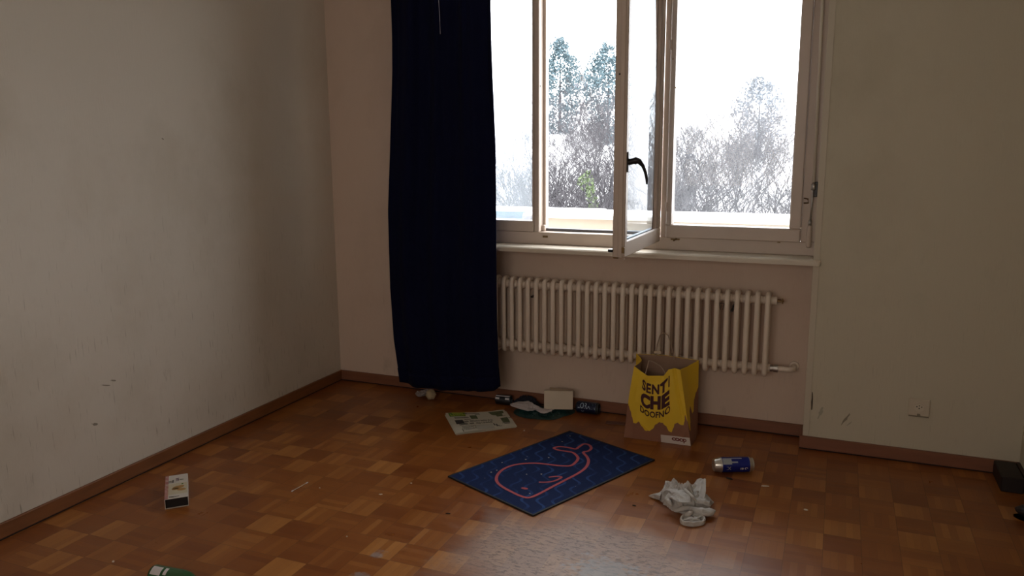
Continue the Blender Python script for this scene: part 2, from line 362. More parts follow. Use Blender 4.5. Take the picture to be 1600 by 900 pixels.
# scuffs and knocks on the walls
def smudge(name, c, n, u, v, mt, label):
    # irregular dab lying on the wall surface
    Vv = [Vector(c)]; k = 14
    for i in range(k):
        a = 2*pi*i/k; rr = 1+.7*noise.noise(Vector((i*.9, c[0]*7, c[2]*9))); Vv.append(Vector(c)+Vector(u)*cos(a)*rr+Vector(v)*sin(a)*rr)
    Vv = [p+Vector(n)*.0008 for p in Vv]
    o = mesh_obj(name, Vv, [(0, i+1, (i+1) % k+1) for i in range(k)], mt); return tag(o, label, 'mark')
M_SCUFF = mat('scuff_grey', (.24, .21, .16), .9); M_CHIP = mat('chip_dark', (.07, .05, .04), .9); M_SC2 = mat('scuff_faint', (.38, .36, .28), .9)
def onleft(px, py):
    d = ray(px, py); return CAM + d*((0-CAM.x)/d.x)
for (px, py, a, b, lab) in ((165, 602, .022, .004, 'short dark scuff on the left wall, the left one of two'),
                            (177, 594.5, .013, .005, 'short dark scuff on the left wall, the right one of two'),
                            (148, 663, .014, .007, 'chipped dark dent low on the left wallpaper'),
                            (254, 217, .006, .005, 'tiny dark nail hole high on the left wall')):
    smudge('wall_scuff', onleft(px, py), (1, 0, 0), (0, a, -a*.35), (0, 0, b*.7), M_SCUFF, lab)
for (px, py, a, b, sl_, mt, lab) in ((1269, 628, .0035, .045, .0, M_CHIP, 'narrow dark crack beside the corner strip'),
                               (1321, 655, .006, .028, .016, M_SCUFF, 'slanting grey scuff left of the wall socket'),
                               (1282, 645, .008, .024, .008, M_SC2, 'faint greenish scuff near the wall corner'),
                               (1327, 662, .004, .012, .01, M_SC2, 'small faint scuff beside the slanting one')):
    c = PY(px, py, -D); smudge('wall_scuff', c, (0, -1, 0) if px > 1272 else (0, -4.5, 0), (a, 0, 0), (sl_, 0, b), mt, lab)

# ------------------------------------------------------------------ window
ZT, ZB = 2.26, .888                     # top and bottom of the frame
yf = -.03
wf = B()
wf.box(.60, XP-.001, yf, .035, ZB, .952, .003)             # lower frame member
wf.box(.60, XP-.001, .035, .075, ZB, .952)
wf.box(.60, XP-.001, yf, .075, 2.20, ZT, .003)             # head
wf.box(.60, .66, yf, .075, .952, 2.20, .003)               # left jamb
wf.box(2.592, XP-.001, yf, .075, .952, 2.20, .003)         # right jamb
wf.box(1.272, 1.300, yf, .03, .952, 2.20, .003)            # mullion between left light and opening
wf.box(1.272, 1.315, .03, .075, .952, 2.20, .002)
wf.box(1.938, 1.966, yf, .03, .952, 2.20, .003)            # mullion between opening and right light
wf.box(1.937, 1.966, .03, .075, .952, 2.20, .002)
win = struct(wf.build('window_1', M_FRAME))
B().box(1.315, 1.937, .036, .074, .9525, .966).build('threshold_seal', M_SEAL, win)
# fixed left light
lf = B(); lf.box(.662, 1.270, yf-.002, .03, .953, 1.0085, .003); lf.box(.662, .715, yf-.002, .03, 1.0085, 2.198, .003); lf.box(1.262, 1.2715, yf-.001, .03, 1.0085, 2.198); lf.box(.715, 1.262, yf-.002, .03, 2.14, 2.198, .003)
lf.build('left_light_frame', M_FRAME, win)
B().box(.713, 1.264, .0, .004, 1.006, 2.142).build('window_pane', M_GL_L, win)
# right light
rs = B(); ys = yf-.014
rs.box(1.967, 2.590, ys, .03, .950, 1.0125, .004); rs.box(1.967, 2.590, ys, .03, 2.14, 2.202, .004)
rs.box(1.967, 1.993, ys, .03, 1.0125, 2.14, .004); rs.box(2.540, 2.590, ys, .03, 1.0125, 2.14, .004)
rs.build('right_sash', M_FRAME, win)
B().box(1.991, 2.542, .0, .004, 1.01, 2.142).build('window_pane', M_GL_R, win)
# small ironwork on the frame
c = PY(852, 370, yf); B().box(c.x-.014, c.x+.014, yf-.003, yf+.01, c.z-.004, c.z+.006, .001).build('keep_plate', M_BRASS, win)
c = PY(1055, 374, yf); B().box(c.x-.022, c.x+.022, yf-.004, yf+.01, c.z-.003, c.z+.004, .001).tube([(c.x-.008, yf-.006, c.z-.006), (c.x+.008, yf-.006, c.z+.006)], .004, 8).build('catch', M_BRASS, win)
c = PY(1217, 378, yf); B().box(c.x-.007, c.x+.007, yf-.004, yf+.01, c.z-.004, c.z+.003, .001).build('catch', M_BRASS, win)
c = PY(1258, 314, yf); B().tube([(c.x-.004, yf, c.z+.012), (c.x+.012, yf-.012, c.z+.010), (c.x+.014, yf-.012, c.z-.008), (c.x-.004, yf, c.z-.010)], .0035, 8).build('catch', M_BRASS, win)
for z in (1.10, 1.86):
    B().tube([(1.968, yf-.018, z-.022), (1.968, yf-.018, z+.022)], .006, 10).build('hinge', M_FRAME, win)
for px, py in ((1056, 137), (1052, 92)):
    c = PY(px, py, ys); B().tube([(c.x-.003, ys-.001, c.z), (c.x+.001, ys-.0015, c.z)], .0035, 8).build('screw', M_BRASS, win)
c = PY(845, 134, yf); B().tube([(1.299, -.012, c.z), (1.3012, -.012, c.z)], .005, 8).build('screw', M_IRON, win)
B().box(1.300, 1.318, .008, .03, .953, .985, .004).build('corner_block', M_FRAME, win)
# opened casement, swings into the room about its right hinges
cas = empty('opened_casement', (1.940, -.036, 0), 'opened inward window casement with glass pane and black handle', 'window')
ANG = radians(88.4); LW = .632; TH = .054
ex = Vector((-cos(ANG), -sin(ANG), 0)); nx = Vector((sin(ANG), -cos(ANG), 0))      # ex: hinge -> free edge, nx: room face normal
def cf(v): return ex*v[0] - nx*v[1] + Vector((0, 0, v[2]))                           # y: 0 at the room face, grows to the outer face
fb = B(); zb, zt = .930, 2.185
TR_ = .032
fb.box(0, LW-.030, 0, TR_, zb, zb+.068, .004); fb.box(0, LW-.030, 0, TR_, zt-.06, zt, .004)
fb.box(0, .034, 0, TR_, zb+.068, zt-.06, .003); fb.box(LW-.036, LW, 0, TH, zb, zt, .004)
fb.box(LW-.001, LW+.006, .010, .030, zb-.0, zt, .002)                                # rebate lip of the free edge
fb.map(cf).build('sash_frame', M_FRAME, cas)
B().box(.032, LW-.034, .008, .012, zb+.066, zt-.058).map(cf).build('glass_pane', M_GL_M, cas)
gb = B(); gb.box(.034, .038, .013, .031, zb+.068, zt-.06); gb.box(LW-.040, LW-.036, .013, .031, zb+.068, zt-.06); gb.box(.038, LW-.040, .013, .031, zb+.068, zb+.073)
gb.map(cf).build('glazing_bead', mat('haze_tinted_bead', (.30, .34, .38), .5), cas)  # bead coloured grey-blue, with the glass haze and reflection painted in
zh = PY(985, 253, -.62).z
B().box(LW-.030, LW-.008, -.006, 0, zh-.042, zh+.042, .003).map(cf).build('handle_plate', M_IRON, cas)
hp = [(LW-.022, -.004, zh), (LW-.022, -.022, zh+.004), (LW-.023, -.034, zh+.006), (LW-.027, -.048, zh+.003), (LW-.032, -.062, zh-.015), (LW-.038, -.071, zh-.040), (LW-.042, -.077, zh-.070), (LW-.043, -.077, zh-.092)]
hb = B().tube(hp, [.014, .013, .016, .012, .008, .0068, .0062, .0035], 12)
auto_smooth(hb.map(cf).build('handle_lever', M_IRON, cas), 60)
B().box(LW-.03, LW-.004, .030, .052, zb-.006, zb+.012, .002).map(cf).build('bottom_latch', M_BRASS, cas)
B().box(LW, LW+.008, .0, .012, zb+.02, zb+.045, .001).map(cf).build('edge_keep', M_BRASS, cas)
B().box(LW-.02, LW+.012, TH-.004, TH+.016, zb+.022, zb+.034, .002).map(cf).build('edge_bolt', M_IRON, cas)
B().tube([(LW-.03, .012, zb-.012), (LW-.03, .012, zb+.004)], .006, 8).map(cf).build('stay_pin', M_FRAME, cas)
c = PY(969, 116, -.66).z
B().box(LW, LW+.0015, .012, .038, c-.0035, c+.0035).map(cf).build('lock_slot', M_IRON, cas)
# sill: runs under the frame and wraps the projecting wall's corner
sz0, sz1 = .863, .8875
prof = []
def sill_poly(): return [(.60, yf+.03), (.60, -.176), (2.676, -.176), (2.684, -.172), (2.687, -.162), (2.687, -D-.0035), (XP-.002, -D-.0035), (XP-.002, yf+.03)]
sp_ = sill_poly(); nS = len(sp_)
Vs = [(x, y, sz0) for x, y in sp_] + [(x, y, sz1-.006) for x, y in sp_]
ins = [(x if i in (0, 1, 6, 7) else x-.002, y + (.006 if i in (1, 2, 3, 4) else 0)) for i, (x, y) in enumerate(sp_)]
Vs += [(x, y, sz1) for x, y in ins]
Fs = [tuple(reversed(range(nS))), tuple(range(2*nS, 3*nS))] + [(a*nS+i, a*nS+(i+1) % nS, (a+1)*nS+(i+1) % nS, (a+1)*nS+i) for a in (0, 1) for i in range(nS)]
struct(mesh_obj('window_sill', Vs, Fs, M_SILL)); bpy.data.objects['window_sill'].name = 'trim_2'
# shutter crank rod
y_ = -.062
rod = empty('shutter_crank', PY(1263, 386, y_), 'painted shutter crank rod hanging beside the right window jamb', 'crank rod')
def rp(px, py, y=y_): return PY(px, py, y) - rod.location
top = rp(1279, 130); t2 = rp(1271.5, 285); dirn = (top-t2).normalized(); topx = t2 + dirn*1.0
b_ = B().tube([t2, t2+dirn*(2.42-(t2+rod.location).z)/dirn.z], .0065, 12).build('upper_rod', M_SILL, rod, True)
B().tube([t2, rp(1265.5, 350)], .0045, 10).build('lower_rod', M_STEEL, rod, True)
B().tube([rp(1265.2, 352), rp(1264.5, 358), rp(1263, 384), rp(1262.8, 387)], [.007, .0105, .0115, .007], 12).build('grip', M_FRAME, rod, True)
B().tube([rp(1271.5, 287), rp(1270.6, 297)], .0095, 12).build('upper_joint', M_STEEL, rod, True)
B().tube([rp(1265.8, 344), rp(1265.3, 352)], .0075, 12).build('lower_joint', M_STEEL, rod, True)
cc = rp(1274.5, 296, -.045); B().box(cc.x-.010, cc.x+.010, cc.y-.008, cc.y+.0148, cc.z-.034, cc.z+.034, .003).build('wall_clip', M_IRON, rod)

# ------------------------------------------------------------------ radiator
xs0, pitch = .0, .0
xa = PY(787, 490, -.117).x; xb = PY(1197, 525, -.117).x; pitch = (xb-xa)/29
zt_, zb_ = PY(1000, 447, -.117).z, PY(1000, 571, -.117).z
zt_, zb_ = .708, .322
rad = empty('radiator', ((xa+xb)/2, -.085, zb_), 'cream tubular column radiator under the window behind the paper bag', 'radiator')
def section(x):
    s = B(); r = .0125; yA, yB = -.052, -.117; c = .02
    P = []
    for cy, cz, a0 in ((yB+c, zt_-c, 180), (yA-c, zt_-c, 90), (yA-c, zb_+c, 0), (yB+c, zb_+c, -90)):
        for k in range(5):
            a = radians(a0 - 90*k/4); P.append((x, cy+c*cos(a), cz+c*sin(a)))
    s.tube(P, r, 12, closed=True)
    for z in (zt_-.03, zb_+.03):                        # hub with the two headers passing through
        s.lathe((x-pitch/2, -.0845, z), (1, 0, 0), [(0, .0), (0, .0185), (pitch*.2, .0195), (pitch*.38, .027), (pitch*.62, .027), (pitch*.8, .0195), (pitch, .0185), (pitch, 0)], 18)
    return s
proto = section(0); L0 = rad.location
me0 = None
for i in range(-1, 30):
    x = xa + pitch*i
    if me0 is None:
        o = B().add([v-Vector((0, L0.y, L0.z)) for v in proto.V], proto.F).build('radiator_section', M_RAD, rad, True); me0 = o.data; first = o
    else:
        o = first.copy(); COL.objects.link(o); o.parent = rad
    o.location = (x-L0.x, 0, 0)
def radl(p): return Vector(p)-L0
xe = xb+pitch/2
B().lathe(radl((xe, -.0845, zt_-.03)), (1, 0, 0), [(0, 0), (0, .019), (.016, .019), (.016, 0)], 18).build('end_plug', M_RAD, rad)
B().tube([radl((xe+.014, -.0845, zt_-.03)), radl((xe+.034, -.0845, zt_-.03))], .007, 6).tube([radl((xe+.03, -.0845, zt_-.03)), radl((xe+.046, -.0845, zt_-.03))], .004, 8).tube([radl((xe+.040, -.0845, zt_-.043)), radl((xe+.040, -.0845, zt_-.018))], .003, 6).build('air_vent', M_BRASS, rad)
zv = zb_+.03
B().lathe(radl((xe, -.0845, zv)), (1, 0, 0), [(0, 0), (0, .017), (.012, .017), (.012, .013), (.016, .013), (.016, .019), (.036, .019), (.036, .012)], 18).build('union_nut', M_STEEL, rad)
auto_smooth(B().tube([radl(p) for p in ((xe+.034, -.0845, zv), (xe+.06, -.0845, zv), (xe+.082, -.083, zv-.001), (xe+.098, -.072, zv-.001), (xe+.104, -.055, zv-.001), (xe+.104, .0, zv-.001))], .0135, 14).build('supply_pipe', M_RAD, rad), 50)
B().lathe(radl((xe+.104, -.010, zv-.001)), (0, 1, 0), [(0, .0), (0, .022), (.010, .024), (.010, 0)], 18).build('pipe_rosette', M_RAD, rad)
for i in (3.5, 25.5):
    x = xa+pitch*i
    B().box(x-L0.x-.006, x-L0.x+.006, -.048+.085, .0848, .30, .312).box(x-L0.x-.006, x-L0.x+.006, -.035, .05, .295, .303).build('bracket', M_IRON, rad)
c = xa + pitch*24.5
B().tube([radl((c-.010, -.122, zt_-.055)), radl((c-.006, -.122, zt_-.085)), radl((c, -.122, zt_-.062)), radl((c+.006, -.122, zt_-.085)), radl((c+.010, -.122, zt_-.055))], .0016, 6).tube([radl((c-.012, -.122, zt_-.052)), radl((c+.012, -.122, zt_-.052))], .0016, 6).build('wire_clip', M_IRON, rad)

# ------------------------------------------------------------------ wall socket
sx = (PY(1420, 622, -D)+PY(1452, 650, -D))/2
so = empty('wall_socket', (sx.x, -D, sx.z), 'square cream wall socket low on the right wall', 'socket')
B().box(-.043, .043, -.010, 0, -.040, .040, .004).build('cover_plate', mat('socket_plastic', (.56, .50, .39), .5), so)
B().lathe((0, -.0101, 0), (0, -1, 0), [(0, .021), (.002, .021), (.002, .0)], 6).build('insert', mat('socket_insert', (.60, .55, .44), .45), so)
hs = B()
for x, z in ((-.0095, .004), (.0095, .004), (.0, -.003), (.0, .009)): hs.lathe((x, -.0122, z), (0, -1, 0), [(0, .0026), (.0004, .0026), (.0004, 0)], 10)
hs.build('pin_holes', M_IRON, so)
B().box(-.04, .04, -.0135, -.0098, -.042, -.039).box(-.006, .006, -.014, -.0098, -.042, -.028, .001).build('lid_hinge', M_SCUFF, so)

# ------------------------------------------------------------------ curtain
yc = -.225
edgeL = [(0, 608.5), (60, 610), (110, 610), (200, 607), (330, 603), (450, 606), (530, 612), (597, 623)]
edgeR = [(0, 768), (80, 770), (150, 773), (230, 776.5), (300, 777), (400, 777), (500, 778), (570, 780), (606, 783)]
HEM = lambda u: table(u, [(x_, PY(px_, py_, yc).z) for x_, px_, py_ in ((0, 623, 597), (.12, 641, 602), (.25, 660, 605), (.4, 684, 609), (.75, 742, 611), (.93, 770, 610), (1, 783, 604))])
def cur(u, v):                                           # u left to right, v top to bottom
    z = lerp(2.38, HEM(u), v)
    # read the hanging edges at this height
    def edge(tab):
        best = None
        pts = []
        for py, px in tab:
            p = PY(px, py, yc); pts.append((p.z, p.x))
        pts.sort()
        return table(z, pts)
    xl, xr = CUR_L(z), CUR_R(z)
    x = lerp(xl, xr, u)
    k = lerp(1.0, .75, v)
    y = yc + .020*k*sin(u*2*pi*3.5+.6*sin(v*3)) + .006*sin(u*2*pi*8+2*v)*k + .010*noise.noise(Vector((u*4, v*3, 1)))
    y -= .018*(smooth((u-.78)/.06)-smooth((u-.9)/.06))*(1 if v > .1 else 0.6)
    x += .006*sin(u*2*pi*4.5+1)
    if v > .985: z += .012*noise.noise(Vector((u*7, 0, 3)))
    return (x, y, z)
def mk(tab):
    pts = sorted((PY(px, py, yc).z, PY(px, py, yc).x) for py, px in tab); return lambda z: table(z, pts)
CUR_L, CUR_R = mk(edgeL), mk(edgeR)
cu = empty('curtain', (.8, yc, .03), 'floor length navy velvet curtain hanging left of the window', 'curtain')
cb_ = B().grid(cur, 200, 90); Lc = Vector((.8, yc, .03))
o = B().add([v-Lc for v in cb_.V], cb_.F).build('fabric', M_NAVY, cu, True); solid(o, .003)
hb = B().grid(lambda u, v: Vector(cur(u, .965+.035*v))+Vector((0, -.004, 0)), 200, 3)
o = B().add([v-Lc for v in hb.V], hb.F).build('hem', M_NAVY, cu, True); solid(o, .003)
p1, p2 = PY(685, -8, yc-.036), PY(688, 53, yc-.036)
B().tube([p1-Lc, (p1+p2)/2-Lc+Vector((.001, .0, 0)), p2-Lc], .0011, 6).build('loose_thread', mat('thread', (.5, .5, .6), .8), cu)
struct(B().box(.3, 2.63, yc-.02, yc+.02, 2.39, 2.42, .003).box(.4, .42, yc-.01, 0, 2.395, 2.415).box(2.5, 2.52, yc-.01, 0, 2.395, 2.415).build('trim_3', M_FRAME))

# ================================================================== THINGS ON THE FLOOR
# ---- door mat with a whale
mc = [G(702, 746, .006), G(842, 808, .006), G(1015, 716, .006), G(887, 671, .006)]
cm_ = sum(mc, Vector())/4
e1 = ((mc[1]-mc[0])+(mc[2]-mc[3]))/2; e2 = ((mc[3]-mc[0])+(mc[2]-mc[1]))/2
la, lb = e1.length, e2.length; a1 = e1.normalized(); a2 = Vector((-a1.y, a1.x, 0))
matE = empty('doormat', (cm_.x, cm_.y, 0), 'dark blue doormat with a pink whale outline lying on the parquet', 'mat')
def inmat(p): p = p-cm_; return p.dot(a1), p.dot(a2)
RM = math.atan2(a1.y, a1.x); matE.rotation_euler = (0, 0, RM)
def matmat():
    m, n, l, p = new_mat('blue_printed_pile'); p.inputs['Roughness'].default_value = .9; p.inputs['Specular IOR Level'].default_value = .25
    tc = n.new('ShaderNodeTexCoord'); sep = n.new('ShaderNodeSeparateXYZ'); l.new(tc.outputs['Object'], sep.inputs[0])
    M = lambda *a: math_node(n, l, *a)
    X = M('SUBTRACT', M('MULTIPLY', sep.outputs['Y'], .79), M('MULTIPLY', sep.outputs['X'], .61)); Y = M('ADD', M('MULTIPLY', sep.outputs['Y'], .61), M('MULTIPLY', sep.outputs['X'], .79))
    # wavy chevron lines across the mat
    w = M('MULTIPLY', M('SINE', M('MULTIPLY', X, 52.0)), .017)
    f = M('FRACT', M('DIVIDE', M('ADD', M('ADD', Y, w), 3.0), .062))
    ln = M('LESS_THAN', f, .20)
    nz = n.new('ShaderNodeTexNoise'); nz.inputs['Scale'].default_value = 9; nz.inputs['Detail'].default_value = 5; l.new(tc.outputs['Object'], nz.inputs['Vector'])
    a = n.new('ShaderNodeMix'); a.data_type = 'RGBA'; a.inputs['A'].default_value = (.003, .014, .070, 1); a.inputs['B'].default_value = (.018, .058, .19, 1)
    l.new(M('MULTIPLY', ln, M('MULTIPLY', M('SUBTRACT', nz.outputs[0], .38), 4.0)), a.inputs['Factor'])
    vo = n.new('ShaderNodeTexVoronoi'); vo.inputs['Scale'].default_value = 34; l.new(tc.outputs['Object'], vo.inputs['Vector'])
    wh = n.new('ShaderNodeTexWhiteNoise'); wh.noise_dimensions = '3D'; l.new(vo.outputs['Color'], wh.inputs['Vector'])
    spk = M('MULTIPLY', M('LESS_THAN', vo.outputs['Distance'], .13), M('GREATER_THAN', wh.outputs['Value'], .90))
    b = n.new('ShaderNodeMix'); b.data_type = 'RGBA'; l.new(spk, b.inputs['Factor']); l.new(a.outputs['Result'], b.inputs['A']); b.inputs['B'].default_value = (.45, .42, .36, 1)
    l.new(b.outputs['Result'], p.inputs['Base Color'])
    nb = n.new('ShaderNodeTexNoise'); nb.inputs['Scale'].default_value = 350; l.new(tc.outputs['Object'], nb.inputs['Vector'])
    bp = n.new('ShaderNodeBump'); bp.inputs['Strength'].default_value = .6; bp.inputs['Distance'].default_value = .002; l.new(nb.outputs[0], bp.inputs['Height']); l.new(bp.outputs[0], p.inputs['Normal'])
    return m
B().box(-la/2+.008, la/2-.008, -lb/2+.008, lb/2-.008, .0006, .006, .001).build('pile', matmat(), matE)
M_EDGE = mat('black_rubber', (.008, .009, .013), .7)
eb = B()
for bx in ((-la/2, -la/2+.009, -lb/2, lb/2), (la/2-.009, la/2, -lb/2, lb/2), (-la/2+.009, la/2-.009, -lb/2, -lb/2+.009), (-la/2+.009, la/2-.009, lb/2-.009, lb/2)):
    eb.box(*bx, 0, .0066, .001)
eb.build('rubber_edge', M_EDGE, matE)
def catmull(P, n=6, closed=True):
    out = []; N = len(P)
    for i in range(N if closed else N-1):
        p = [P[(i+k) % N] if closed else P[max(0, min(N-1, i+k))] for k in (-1, 0, 1, 2)]
        for s in range(n):
            t = s/n
            out.append(tuple(.5*((2*p[1][d])+(-p[0][d]+p[2][d])*t+(2*p[0][d]-5*p[1][d]+4*p[2][d]-p[3][d])*t*t+(-p[0][d]+3*p[1][d]-3*p[2][d]+p[3][d])*t**3) for d in (0, 1)))
    if not closed: out.append(tuple(P[-1]))
    return out
def ribbon(P, w, z, closed):
    s = B(); N = len(P); V = []
    for i in range(N):
        a = Vector(P[(i+1) % N] if closed else P[min(i+1, N-1)]); b = Vector(P[i-1] if closed else P[max(i-1, 0)])
        t = (a-b).normalized(); n_ = Vector((-t.y, t.x)); ww = w(i/N) if callable(w) else w
        V += [(P[i][0]+n_.x*ww, P[i][1]+n_.y*ww, z), (P[i][0]-n_.x*ww, P[i][1]-n_.y*ww, z)]
    F = [(2*i, 2*i+1, 2*((i+1) % N)+1, 2*((i+1) % N)) for i in range(N if closed else N-1)]
    return s.add(V, F)
Zm = lambda X, Y: inmat(G(690+X/4.706, 660+Y/4.706, .006))
outline = [(1003, 262), (985, 295), (945, 320), (870, 320), (790, 311), (700, 302), (610, 304), (520, 318), (450, 348), (410, 390), (405, 432), (440, 470), (510, 510), (590, 546), (648, 554), (720, 525), (800, 482), (900, 430), (1000, 378), (1058, 335), (1080, 290), (1070, 256), (1042, 222),
           (1078, 212), (1100, 192), (1085, 168), (1048, 160), (1012, 180), (985, 197), (930, 186), (865, 180), (826, 190), (860, 205), (920, 214), (970, 226)]
M_PINK = mat('pink_print', (.40, .08, .095), .9, bump=.5, bscale=300)
wh = ribbon(catmull([Zm(*p) for p in outline]), .0066, .0072, True)
fin = ribbon(catmull([Zm(*p) for p in ((715, 441), (775, 441), (835, 430), (882, 405), (845, 399), (788, 405))], 6, False), .0052, .0072, False)
wh.add(fin.V, fin.F)
ce = Zm(610, 487); ey = [(ce[0]+.013*cos(a)+.006*sin(a), ce[1]+.010*sin(a), .0072) for a in [2*pi*i/14 for i in range(14)]]
wh.add(ey, [tuple(range(14))])
wh.build('whale_outline', M_PINK, matE)

# ---- folded newspaper
nq = [G(696, 649), G(713, 680), G(808, 668), G(791, 643)]
nc = sum(nq, Vector())/4; npE = empty('newspaper', nc, 'folded newspaper with green masthead lying between curtain and doormat', 'newspaper')
def nmap(u, v, z=0.0):                                   # u left-right, v near-far
    a = nq[1].lerp(nq[2], u); b = nq[0].lerp(nq[3], u); p = a.lerp(b, v) - nc
    return Vector((p.x, p.y, z))
def ntop(u, v): return .0085 + .003*sin(u*5+v*2) + .004*max(0, v-.75)*4*(1 if u < .6 else .5)*.4 + .0015*noise.noise(Vector((u*5, v*5, 0)))
M_PAPER = mat('newsprint', (.52, .50, .42), .85, var=.08, vscale=30); M_INK = mat('black_ink', (.035, .033, .03), .8)
M_GREEN = mat('masthead_green', (.10, .20, .02), .8); M_LIME = mat('lime_green', (.38, .46, .06), .8); M_PHOTO = mat('newspaper_photo', (.09, .11, .05), .8, var=.7, vscale=60)
pb = B()
def notch(u, v):                                         # the far right corner is torn back a little
    return u - (.035*smooth((v-.45)/.1) if u > .9 else 0)
pb.grid(lambda u, v: nmap(notch(u, v), v, ntop(u, v)), 40, 16)
o = pb.build('top_sheet', M_PAPER, npE); solid(o, .0012, -1)
for k, (du, dv) in enumerate(((.0, .0), (-.012, .006), (.008, -.006))):
    z = .0012+.0022*k
    o = B().grid(lambda u, v: nmap(u*.985+du, v*.98+dv, z + .0006*sin(u*9+k)), 10, 6).build('inner_sheet', M_PAPER, npE); solid(o, .0015, 0)
def nblock(u0, u1, v0, v1, mt, name='printed_picture'):
    return B().grid(lambda u, v: nmap(lerp(u0, u1, u), lerp(v0, v1, v), ntop(lerp(u0, u1, u), lerp(v0, v1, v))+.0006), 10, 4).build(name, mt, npE)
nblock(.04, .30, .80, .985, M_GREEN, 'masthead'); nblock(.10, .31, .93, 1.0, M_LIME, 'masthead')
text_obj('masthead_title', 'Legende', lambda x, y: nmap(.06+x*.075, .83+y*.155, ntop(.06+x*.075, .85)+.0012), M_LIME, npE, bold=.02)
nblock(.62, .93, .66, .95, M_PHOTO); nblock(.36, .47, .62, .82, M_PHOTO); nblock(.08, .21, .40, .60, mat('portrait_dark', (.05, .045, .045), .8, var=.6, vscale=90)); nblock(.82, .94, .30, .56, M_PHOTO)
nblock(.65, .68, .74, .86, M_INK)
ink = B(); rn = random.Random(3)
def nbar(u0, u1, v0, v1): ink.grid(lambda u, v: nmap(lerp(u0, u1, u), lerp(v0, v1, v), ntop(lerp(u0, u1, u), lerp(v0, v1, v))+.0009), 2, 1)
for row, (vv, us, ue, h) in enumerate(((.43, .16, .74, .075), (.315, .12, .78, .075))):   # two headlines of unreadable words
    u = us
    while u < ue:
        w = rn.uniform(.008, .015)
        vo = vv+.03*sin((u-.1)*4)
        if rn.random() < .15: u += .012; continue
        nbar(u, u+w*.7, vo, vo+h*rn.choice((.8, 1, 1.2))); 
        if rn.random() < .6: nbar(u, u+w, vo+h*rn.choice((0, .4, .75)), vo+h*rn.choice((.2, .55, .95)))
        u += w+.004
for vv in (.25, .20, .15, .10):
    u = .14
    while u < .36: w = rn.uniform(.008, .03); nbar(u, u+w, vv, vv+.02); u += w+.007
for (a, b, v) in ((.27, .34, .93), (.30, .55, .90), (.46, .6, .86), (.10, .33, .73), (.10, .33, .69), (.24, .35, .60), (.8, .93, .26), (.83, .93, .22), (.66, .72, .22), (.68, .74, .16), (.72, .8, .12), (.95, .985, .5)): nbar(a, b, v, v+.022)
nbar(.655, .675, .18, .30); nbar(.69, .71, .12, .26); nbar(.12, .13, .02, .16)
ink.build('print', M_INK, npE)['kind'] = 'stuff'
nblock(.36, .64, .03, .27, mat('pale_panel', (.40, .40, .36), .8))

# ---- beverage can helper: O centre of bottom end, axis, built lying
def can(root, L, R, M_body, M_top, body0=.012, body1=None):
    body1 = body1 if body1 else L-.016
    s = B().lathe((0, 0, 0), (1, 0, 0), [(.006, 0), (.005, R*.55), (0, R*.70), (.001, R*.76), (.006, R*.84), (body0, R, 0)], 40); s.build('can_base', M_top, root, True)
    s = B().lathe((0, 0, 0), (1, 0, 0), [(body0, R), (body0+.004, R*1.0), (body1, R)], 40); s.build('can_body', M_body, root, True)
    s = B().lathe((0, 0, 0), (1, 0, 0), [(body1, R), (body1+.004, R*.985), (L-.006, R*.84), (L-.004, R*.83), (L-.002, R*.87), (L, R*.86), (L, R*.82), (L-.005, R*.79), (L-.005, 0)], 40)
    auto_smooth(s.build('can_lid', M_top, root), 40)
    B().tube([(L-.003, R*.05, 0), (L-.003, R*.25, .006), (L-.003, R*.4, 0), (L-.003, R*.25, -.006)], .0012, 6, closed=True).build('pull_tab', M_top, root)
M_ALU = mat('bare_aluminium', (.62, .6, .55), .28, metal=.85)
M_BLUECAN = mat('cobalt_can_lacquer', (.012, .022, .24), .22, metal=.4); M_SILVERPRINT = mat('silver_print', (.38, .42, .44), .3, metal=.4)
# empty drink can, lying: left end toward (1112,725), right (1177,722)
A0 = G(1113, 739, 0); A1 = G(1175, 738, 0); Rc = .033
ax = (A1-A0).normalized(); ctr = (A0+A1)/2
Lc2 = .172
canE = empty('drink_can', (ctr.x-ax.x*Lc2/2, ctr.y-ax.y*Lc2/2+.01, Rc), 'blue and silver drink can lying right of the crumpled cloth', 'can', rz=math.atan2(ax.y, ax.x))
can(canE, Lc2, Rc, M_BLUECAN, M_ALU, .034, .152)
def on_can(R, a0): return lambda x, y: Vector((x, -(R+.0004)*cos(a0+y/R), (R+.0004)*sin(a0+y/R)))
def can_patch(root, R, x0, x1, aa, ab, mt, nm='label_print'):
    return B().grid(lambda u, v: Vector((lerp(x0, x1, u), -(R+.0003)*cos(lerp(aa, ab, v)), (R+.0003)*sin(lerp(aa, ab, v)))), 6, 14).build(nm, mt, root, True)
can_patch(canE, Rc, .036, .074, .42, 1.35, M_SILVERPRINT); can_patch(canE, Rc, .074, .100, .60, .80, M_SILVERPRINT); can_patch(canE, Rc, .074, .12, 1.2, 1.35, M_SILVERPRINT)
f = on_can(Rc, -.30)
text_obj('lettering', 'IX', lambda x, y: f(.050+x*.020, y*.020), M_SILVERPRINT, canE, bold=.02)
text_obj('lettering', '18', lambda x, y: f(.108+x*.015, y*.013), mat('white_print', (.7, .7, .7), .4), canE, bold=.03)
B().tube([f(.135+.006*cos(a), .005+.004*sin(a)) for a in [2*pi*i/12 for i in range(10)]], .001, 5).build('lettering', bpy.data.materials['white_print'], canE)

